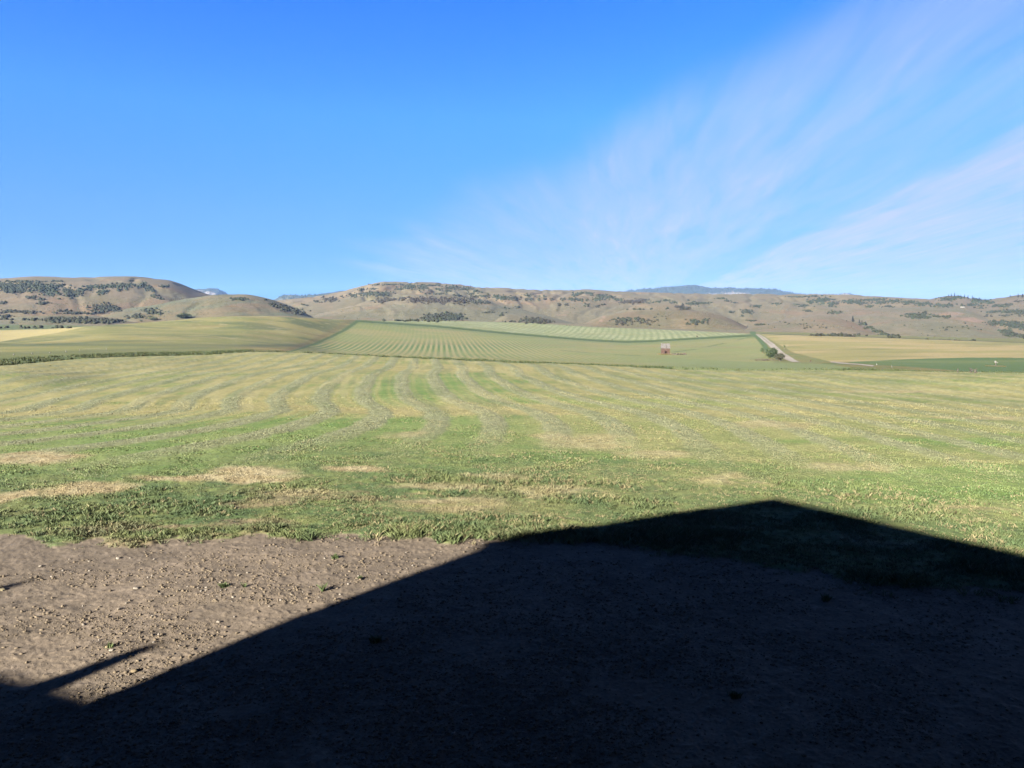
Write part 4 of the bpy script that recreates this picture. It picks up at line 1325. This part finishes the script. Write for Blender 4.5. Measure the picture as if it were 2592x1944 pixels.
v, f = join(rows)
mesh_obj('roof', v, f, m_shingle, shack)
v, f = join([bx(-W / 2 - 0.25, W / 2 + 0.25, -0.12, 0.12, Hw + Hr + 0.0, Hw + Hr + 0.1)])
mesh_obj('ridge_cap', v, f, m_shingle, shack)
# weeds around the foot
VV, FF, CC = [], [], []


def patch_grass(name, label, cx, cy, ax, ay, n, h, w, c0, c1, cat='grass'):
    an = rng.random(n) * 6.283
    q = np.sqrt(rng.random(n))
    x, y = cx + ax * q * np.cos(an), cy + ay * q * np.sin(an)
    V_, F_ = blades(np.stack([x, y, zat(x, y)], -1), h * rng.uniform(0.4, 1.2, n), np.full(n, w), rng.uniform(0.1, 0.7, n))
    c = lerp(np.array(c0), np.array(c1), rng.random(n))
    o = mesh_obj(name, V_, F_, m_leaf, colors=np.repeat(c, 4, 0))
    tag(o, label, cat, kind='stuff')
    return o


patch_grass('dry_weeds', 'rusty brown weeds around the foot of the derelict shack', p[0] - 0.6, p[1] - Dp * 0.75, W * 1.0, 1.6, 1500, 0.6, 0.12, srgb(170, 130, 74), srgb(126, 128, 70))
# spill of old boards and stones right of the shack
p2 = hit(1718, 898, 300)
heap = empty('rubble_heap', tuple(p2))
tag(heap, 'low heap of pale stones and broken boards lying right of the shack', 'heap')
m_pale = material('pale_stone', srgb(170, 156, 128, 3.8), noise=[(3, 3, 0.7, 1.2)])
for i in range(13):
    V_, F_, k = lumps(np.array([[rng.normal(0, 2.0), rng.normal(0, 0.8), rng.uniform(0.1, 0.5)]]), rng.uniform(0.3, 0.6, (1, 3)), 1, 0.2)
    mesh_obj('stone_piece', V_, F_, m_pale, heap)
for q_ in ((-2.4, 3.4, -0.2, 0.2, 0.55, 0.62), (1.6, 4.2, -0.9, -0.5, 0.35, 0.5), (2.9, 4.4, 0.1, 0.4, 0.2, 0.9)):
    v, f = bx(*q_)
    mesh_obj('board', v, f, m_wood, heap)


# ------------------------------------------------------------------ posts
def post(name, u, v, hpx, lean, label, cat, group, mat, wd=0.11, rmin=90):
    q = hit(u, v, rmin)
    d = np.hypot(q[0], q[1])
    h = hpx * d / 1873.0
    o = empty(name, (q[0], q[1], q[2] - 0.05), rng.random() * 3)
    tag(o, label, cat, group)
    o.rotation_euler = (0, lean, rng.random() * 0.5)
    vv, f_ = tube([(0, 0, -0.3), (0, 0, h * 0.5), (wd * 0.1, 0, h)], [wd, wd * 0.95, wd * 0.85], 8)
    mesh_obj('shaft', vv, f_, mat, o)
    return o, h


m_post = material('grey_wood', srgb(150, 142, 124, 4.4), noise=[(6, 4, 0.6, 1.25)], bump=[(12, 0.5, 0.02)])
m_white = material('white_paint', srgb(206, 202, 188, 3.4))
post('fence_post', 2424, 943, 9.5, 0.0, 'pale fence post standing alone at the near edge of the green field', 'post', None, m_post, 0.09)
post('fence_post', 2458, 943, 8.5, -0.12, 'leaning fence post, left one of the pair right of the lone pale post', 'post', None, m_post, 0.12)
post('fence_post', 2468, 944.5, 8, 0.05, 'fence post, right one of the pair right of the lone pale post', 'post', None, m_post, 0.14)
q = hit(2463, 943.5, 90)
brc = empty('fence_brace', tuple(q))
tag(brc, 'grey plank brace nailed between the two close fence posts', 'brace')
v, f = tube([(-0.55, 0, 0.62), (0.5, 0, 0.12)], [0.06, 0.06])
mesh_obj('plank', v, f, m_post, brc)
v, f = tube([(-0.5, 0, 0.15), (0.5, 0, 0.5)], [0.05, 0.05])
mesh_obj('plank', v, f, m_post, brc)
post('fence_post', 2258, 930, 5.5, -0.5, 'thin pale stake leaning over at the left end of the green field', 'post', None, m_white, 0.05)
post('fence_post', 1922, 912, 5.5, 0.0, 'light fence post left of the dark roadside bushes', 'post', None, m_white, 0.09)
post('fence_post', 1943, 912, 4.5, 0.05, 'short light fence post directly below the left roadside bush', 'post', None, m_white, 0.08)
post('fence_post', 2052, 916, 4.6, 0.03, 'dark stub post beside the lane where it drops from sight', 'post', None, m_wood, 0.16, 150)
post('fence_post', 2219, 924, 3.2, 0.0, 'small pale post at the tip of the green field by the lane', 'post', None, m_white, 0.12, 150)
for (u, v_, h) in ((35, 901.5, 3.4), (81, 898.5, 3.2), (127, 895.5, 2.6), (167, 892.5, 2.6), (202, 889, 2.4), (270, 885.5, 2.2)):
    o, hh_ = post('marker_post', u, v_, h, 0.0, 'small white-topped marker post in the row crossing the left pasture', 'marker post', 'white-topped marker posts in the left pasture', m_post, 0.05)
    vv, f_ = tube([(0, 0, hh_ - 0.02), (0, 0, hh_ + 0.16)], [0.13, 0.11], 8)
    mesh_obj('cap', vv, f_, m_white, o)
for (u, v_, l_) in ((975, 810.5, 'white post on the far fence line, left one of two beyond the field corner'), (996, 811, 'white post on the far fence line, right one of two beyond the field corner')):
    post('fence_post', u, v_, 3.4, 0.0, l_, 'post', None, m_white, 0.45, 700)

# the pump standing in its tan patch within the green field
q = hit(2520, 927, 150)
pump = empty('irrigation_pump', tuple(q))
tag(pump, 'small white irrigation pump on a bare tan patch in the green field', 'pump')
v, f = tube([(0, 0, -0.1), (0, 0, 0.9), (0, 0, 1.0)], [0.16, 0.14, 0.1], 10)
mesh_obj('riser', v, f, m_post, pump)
v, f = join([tube([(-0.1, 0, 1.0), (-0.1, 0, 1.5)], [0.22, 0.2], 10), tube([(0.1, 0, 1.15), (0.55, 0, 0.95)], [0.1, 0.1], 8)])
mesh_obj('motor', v, f, m_white, pump)
patch_grass('dry_weeds', 'tan dry weeds round the white pump in the green field', q[0], q[1], 1.5, 4.0, 500, 0.22, 0.10, srgb(150, 124, 74, 4), srgb(120, 112, 62, 4))

# white trailer far away under the right skyline
q = hit(2436, 779.5, 1200)
d = np.hypot(q[0], q[1])
kk_ = d / 1873.0
tr = empty('trailer', tuple(q), -math.atan2(q[0], q[1]))
tag(tr, 'tiny white trailer among dark brush just under the right skyline', 'trailer')
w_, h_ = 8.0 * kk_, 2.6 * kk_
pr = [(-w_ / 2, 0.6), (w_ / 2, 0.6), (w_ / 2, h_ * 0.7), (w_ * 0.40, h_), (-w_ * 0.40, h_), (-w_ / 2, h_ * 0.7)]
v, f = prism(pr, -1.6, 1.6)
mesh_obj('body', v, f, m_white, tr)
v, f = join([tube([(x_, -1.5, 0.5), (x_, 1.5, 0.5)], [0.5, 0.5], 10) for x_ in (-w_ * 0.2, w_ * 0.2)])
mesh_obj('wheels', v, f, m_dark, tr)

# ------------------------------------------------------------------ bushes and trees one can tell apart
m_leafy = material('bush_leaves', attr=True, rough=0.75, spec=0.2)


def bush(u, v, wpx, hpx, label, c0=(70, 92, 52), c1=(104, 120, 68), group=None, rmin=120, n=2600, name='bush', cat='bush'):
    q = hit(u, v, rmin)
    d = np.hypot(q[0], q[1])
    k_ = d / 1873.0
    b = empty(name, (q[0], q[1], q[2] - 0.1), 0)
    tag(b, label, cat, group)
    w, h = wpx * k_, hpx * k_
    leafy('crown', (0, 0, h * 0.55), (w / 2 * 0.85, w / 2 * 0.8, h * 0.47), n, max(0.10, w * 0.035), (srgb(*c0, 2.6), srgb(*c1, 2.6)), b, m_leafy, 0.2)
    st = []
    for i in range(5):
        a = i * 1.26
        st.append(tube([(0, 0, -0.3), (math.cos(a) * w * 0.12, math.sin(a) * w * 0.12, h * 0.35), (math.cos(a) * w * 0.26, math.sin(a) * w * 0.26, h * 0.7)],
                       [w * 0.02, w * 0.014, w * 0.006]))
    vv, f_ = join(st)
    mesh_obj('stem', vv, f_, m_bark, b)
    return b


bush(1953, 905, 33, 23, 'rounded dark green bush beside the lane, the larger and left of two', rmin=200, n=5200)
bush(1974, 913, 28, 18, 'dull olive bush beside the lane, the lower and right of two', (84, 88, 62), (108, 106, 74), rmin=200, n=4600)
bush(1986, 884, 9, 12, 'low green shrub on the far side of the lane', (96, 120, 68), (122, 142, 80), rmin=200, n=700)
bush(1930, 893, 16, 14, 'green shrub at the right edge of the striped field by the lane', (92, 120, 72), (116, 140, 82), rmin=200, n=1200)
bush(465, 805.5, 36, 11, 'broad dark bush on the skyline of the left pasture', (78, 92, 54), (104, 112, 66), rmin=200, n=3600)
bush(388, 811, 26, 9, 'lighter loose bush left of the broad one on the pasture skyline', (128, 136, 92), (150, 150, 104), rmin=200, n=2000)
bush(357, 815, 10, 5, 'small low bush at the left end of the pasture skyline', (100, 110, 66), (122, 128, 76), rmin=200, n=700)
bush(872, 806, 6, 7, 'tiny dark bush on the fence line above the pasture corner', (90, 84, 58), (116, 104, 72), rmin=500, n=400)
bush(905, 810, 4, 4, 'smallest dark bush at the upper corner of the striped field', (90, 84, 58), (116, 104, 72), rmin=500, n=250)
bush(1549, 863, 6, 6, 'small green bush on the dark verge between the two striped fields', (88, 110, 64), (112, 128, 76), rmin=500, n=500)
bush(1764, 854, 6, 5, 'dark bush at the right part of the verge above the shack', (70, 78, 50), (92, 96, 62), rmin=500, n=500)
bush(2033, 807, 5, 5, 'small dark bush on the crest of the grey-green knoll', (80, 88, 60), (100, 106, 72), rmin=500, n=300)
bush(2234, 822, 5, 4, 'small dark bush on the slope right of the row of conifers', (80, 88, 60), (100, 106, 72), rmin=900, n=250)
bush(2332, 847, 6, 5, 'lone dark bush low on the wide grey-green slope', (70, 84, 52), (96, 104, 68), rmin=900, n=300)
bush(2322, 839, 4, 3, 'lone small bush just above the dark one on the wide grey-green slope', (80, 88, 60), (100, 106, 72), rmin=900, n=200)
bush(2341, 795, 12, 8, 'dark rounded bush topping the thicket left of the pink scars', (66, 78, 54), (90, 92, 66), rmin=1200, n=700)
DOT = [(1418, 773, 9, 8), (1436, 773, 5, 6), (1446, 773, 3, 5), (1452, 774, 5, 8), (1466, 773, 3, 4), (1472, 770, 4, 4), (1473, 777, 5, 5), (1485, 778, 11, 11), (1499, 777, 5, 8), (1499, 769, 3, 4),
       (1525, 782, 5, 5), (1372, 769, 3, 5), (1392, 766, 4, 6), (1433, 812, 4, 6), (1276, 769, 4, 6), (1280, 776, 5, 3), (1284, 783, 7, 5), (1234, 781, 7, 4), (1215, 787, 4, 4), (1250, 775, 3, 4),
       (1322, 765, 5, 6), (1331, 791, 3, 4), (1302, 762, 3, 4), (1029, 741, 3, 4), (1368, 759, 5, 7), (1399, 760, 4, 6), (2428, 796, 3, 4), (2452, 801, 4, 5), (2398, 797, 3, 5)]
for (u, v_, w_, h_) in DOT:
    lab = 'small dark juniper bush dotted on the middle hillside'
    b = bush(u, v_, w_, h_, lab, (74, 84, 58), (98, 98, 70), group='juniper bushes dotted over the middle hillside', rmin=1000, n=160, name='juniper_bush')
    if (w_, h_) == (11, 11):
        b['label'] = 'largest round bush in the dotted row on the middle hillside'
    if u > 2300:
        b['label'] = 'small dark bush growing at the pink eroded scar on the right'
        b['group'] = 'bushes at the pink scars'


def pine(u, v, hpx, wpx, label, group=None, rmin=900, col_=(44, 58, 38)):
    q = hit(u, v, rmin)
    k_ = np.hypot(q[0], q[1]) / 1873.0
    h, w = hpx * k_, wpx * k_
    t = empty('pine_tree', (q[0], q[1], q[2] - 0.3), rng.random() * 6)
    tag(t, label, 'pine tree', group)
    vv, f_ = tube([(0, 0, -0.5), (0, 0, h * 0.6), (0, 0, h * 0.98)], [w * 0.05, w * 0.03, w * 0.008])
    mesh_obj('trunk', vv, f_, m_bark, t)
    n = 800
    zz_ = 0.12 + 0.88 * rng.random(n) ** 1.2
    an = rng.random(n) * 6.283
    rr2 = w / 2 * (1.05 - zz_) * (0.75 + 0.35 * np.sin(zz_ * 40))
    tip = np.stack([np.cos(an) * rr2, np.sin(an) * rr2, zz_ * h - h * 0.03], -1)
    root = np.stack([0 * an, 0 * an, np.minimum(zz_ * h + h * 0.02, h)], -1)
    side = np.stack([-np.sin(an), np.cos(an), 0 * an], -1) * (w * 0.10)
    P = np.stack([root, tip * 0.7 + root * 0.3 + side, tip, tip * 0.7 + root * 0.3 - side], 1)
    F_ = (np.arange(n) * 4)[:, None] + np.array([0, 1, 2, 3])
    c = srgb(*col_, 2.6) * rng.uniform(0.7, 1.35, (n, 1))
    mesh_obj('crown', P.reshape(-1, 3), F_, m_leafy, t, colors=np.repeat(c, 4, 0))
    return t


pine(2158.5, 813, 13, 9, 'tallest dark conifer at the head of the draw right of the grey knoll')
pine(2175, 818, 9, 6, 'small conifer second in the line down the draw')
pine(2181.5, 821, 11, 6, 'slim conifer third in the line down the draw')
pine(2191, 824, 11, 6, 'slim conifer lowest in the line down the draw')
SK = [(2401, 751.5), (2408, 751.5), (2416, 751), (2425, 753), (2432, 753), (2441, 754.5), (2450, 757), (2461, 758), (2465, 760), (2478, 761.5), (2485, 763), (2494, 764), (2502, 765)]
for (u, v_) in SK:
    pine(u, v_, rng.uniform(6, 9), rng.uniform(4, 6), 'small dark pine in the sparse row on the right skyline', 'pines along the right skyline', 1500)
pine(2557, 752.5, 5.5, 5, 'lone pine on the bare skyline near the right edge', None, 1500)
pine(2577, 752, 7.5, 6, 'taller pine just left of the last clump on the right skyline', None, 1500)
pine(2588, 752, 7, 7, 'pine at the extreme right edge of the skyline', None, 1500)
for (u, v_) in ((1867, 818), (1892, 829), (1873, 822.5)):
    pine(u, v_, 6, 4, 'small conifer in the notch where the lane passes between the knolls', 'conifers in the notch between the knolls', 900)

# dead branches heaped under the roadside bushes
q = hit(1936, 913, 200)
bp_ = empty('brush_pile', tuple(q))
tag(bp_, 'tangled grey pile of dead branches at the foot of the roadside bushes', 'brush pile')
st = []
m_dead = material('dead_wood', srgb(142, 130, 112, 3.0), noise=[(5, 3, 0.7, 1.2)])
for i in range(70):
    x0 = rng.normal(0, 3.2)
    y0 = rng.normal(0, 0.7)
    a = rng.random() * 6.283
    l_ = rng.uniform(0.6, 1.8)
    z0 = rng.uniform(0, 0.7)
    vv, f_ = (tube([(x0, y0, z0), (x0 + math.cos(a) * l_, y0 + math.sin(a) * l_, z0 + rng.uniform(-0.1, 0.6))], [0.08, 0.04], 4))
    mesh_obj('branch', vv, f_, m_dead, bp_)

# ------------------------------------------------------------------ stones and weeds on the bare soil
m_stone = material('stone_surface', attr=True, noise=[(18, 4, 0.75, 1.15)], bump=[(40, 0.6, 0.01)])


def stone(u, v, wpx, label, group, c):
    q = hit(u, v, 7)
    k_ = np.hypot(q[0], q[1]) / 1873.0
    w = wpx * k_ * 0.44
    tv, tf = ico(2)
    vv = tv * (1 + 0.34 * (fbm(tv[:, 0] * 1.7 + u, tv[:, 1] * 1.7 + tv[:, 2], int(u), 3)[:, None] * 2 - 1)) * np.array([w, w * 0.8, w * 0.42])
    o = mesh_obj('stone', vv, tf, m_stone, colors=np.tile(c, (len(vv), 1)), smooth=False, loc=(q[0], q[1], q[2] + w * 0.22))
    o.rotation_euler = (0.1, 0.15, rng.random() * 6)
    tag(o, label, 'stone', group)
    return o


PS = srgb(206, 192, 172, 2.5)
SS = 'small pale stone among the clods on the sunlit bare soil'
stone(299, 1414, 13, 'pale rounded stone just below the tallest grass edge on the left', None, PS)
stone(345, 1490, 15, 'pale flat stone in the middle of the sunlit soil patch', None, PS)
stone(282, 1647, 15, 'pale stone right below the lone green weed on the left', None, PS)
stone(272, 1638, 14, 'tan stone tucked against the lone green weed on the left', None, srgb(200, 176, 140, 2.5))
stone(340, 1700, 22, 'big tan earthy stone near the tip of the sunlit soil beside the house shadow', None, srgb(172, 152, 118, 2.5))
stone(6, 1494, 16, 'pale stone at the very left edge on the soil', None, srgb(206, 190, 150, 2.5))
for (u, v_, w_) in ((177, 1416, 8), (226, 1421, 8), (330, 1413, 7), (390, 1416, 8), (103, 1434, 11), (594, 1562, 9), (553, 1575, 12), (590, 1512, 10), (738, 1505, 8), (683, 1535, 10), (980, 1452, 8),
                     (861, 1505, 9), (320, 1527, 8), (472, 1410, 7), (605, 1456, 10), (808, 1512, 7), (522, 1494, 9)):
    stone(u, v_, w_, SS, 'small pale stones on the sunlit soil', PS * rng.uniform(0.8, 1.0))
for (u, v_, w_) in ((2165, 1478, 12), (2110, 1515, 9), (2302, 1521, 12), (2011, 1588, 8), (1907, 1518, 7), (2188, 1599, 9), (2210, 1632, 10), (1785, 1613, 8), (2050, 1706, 9), (2236, 1674, 8), (1938, 1604, 7)):
    stone(u, v_, w_, 'pale stone lying on the shaded soil in the house shadow', 'pale stones in the shadow', PS)


def weed(u, v, hpx, wpx, label, group=None):
    q = hit(u, v, 7)
    k_ = np.hypot(q[0], q[1]) / 1873.0
    h, w = hpx * k_ * 0.8, wpx * k_ * rng.uniform(0.75, 1.1)
    n = int(rng.integers(40, 110))
    pos = np.stack([rng.normal(0, w * 0.16, n), rng.normal(0, w * 0.16, n), 0 * np.zeros(n)], -1)
    V_, F_ = blades(pos, h * rng.uniform(0.5, 1.1, n), np.full(n, w * 0.08), rng.uniform(0.2, 0.9, n))
    c = lerp(srgb(84, 108, 54), srgb(126, 142, 80), rng.random(n))
    o = mesh_obj('weed', V_, F_, m_leaf, colors=np.repeat(c, 4, 0), loc=tuple(q))
    tag(o, label, 'weed', group)


weed(280, 1638, 16, 22, 'lone bright green weed on the soil above the thin shadow streak')
weed(566, 1486, 14, 24, 'bright green weed left of a smaller one in the middle of the soil')
weed(620, 1486, 14, 14, 'small green weed right of the brighter one in the middle of the soil')
weed(818, 1496, 26, 12, 'tall thin weed on the soil just above the edge of the house shadow')
weed(848, 1412, 12, 26, 'spreading low weed on the soil near the meadow edge')
weed(912, 1466, 12, 20, 'low weed on the soil near where the shadow meets the meadow')
for (u, v_) in ((2090, 1520), (950, 1625), (1860, 1765)):
    weed(u, v_, 20, 34, 'dim green weed growing on the shaded soil', 'weeds in the shadow')

# ------------------------------------------------------------------ the air between here and the mountains
v, f = bx(-9500, 9500, -600, 9500, -320, 470)
hm = bpy.data.materials.new('air')
hm.use_nodes = True
hn = hm.node_tree.nodes
hn.remove(hn['Principled BSDF'])
pv = hn.new('ShaderNodeVolumePrincipled')
pv.inputs['Color'].default_value = (0.22, 0.38, 0.72, 1)
pv.inputs['Density'].default_value = 2.8e-5
pv.inputs['Anisotropy'].default_value = 0.0
hm.node_tree.links.new(pv.outputs[0], hn['Material Output'].inputs['Volume'])
haze = mesh_obj('haze', v, f, hm)
tag(haze, 'thin blue summer haze fading the distant mountains', 'haze', kind='stuff')
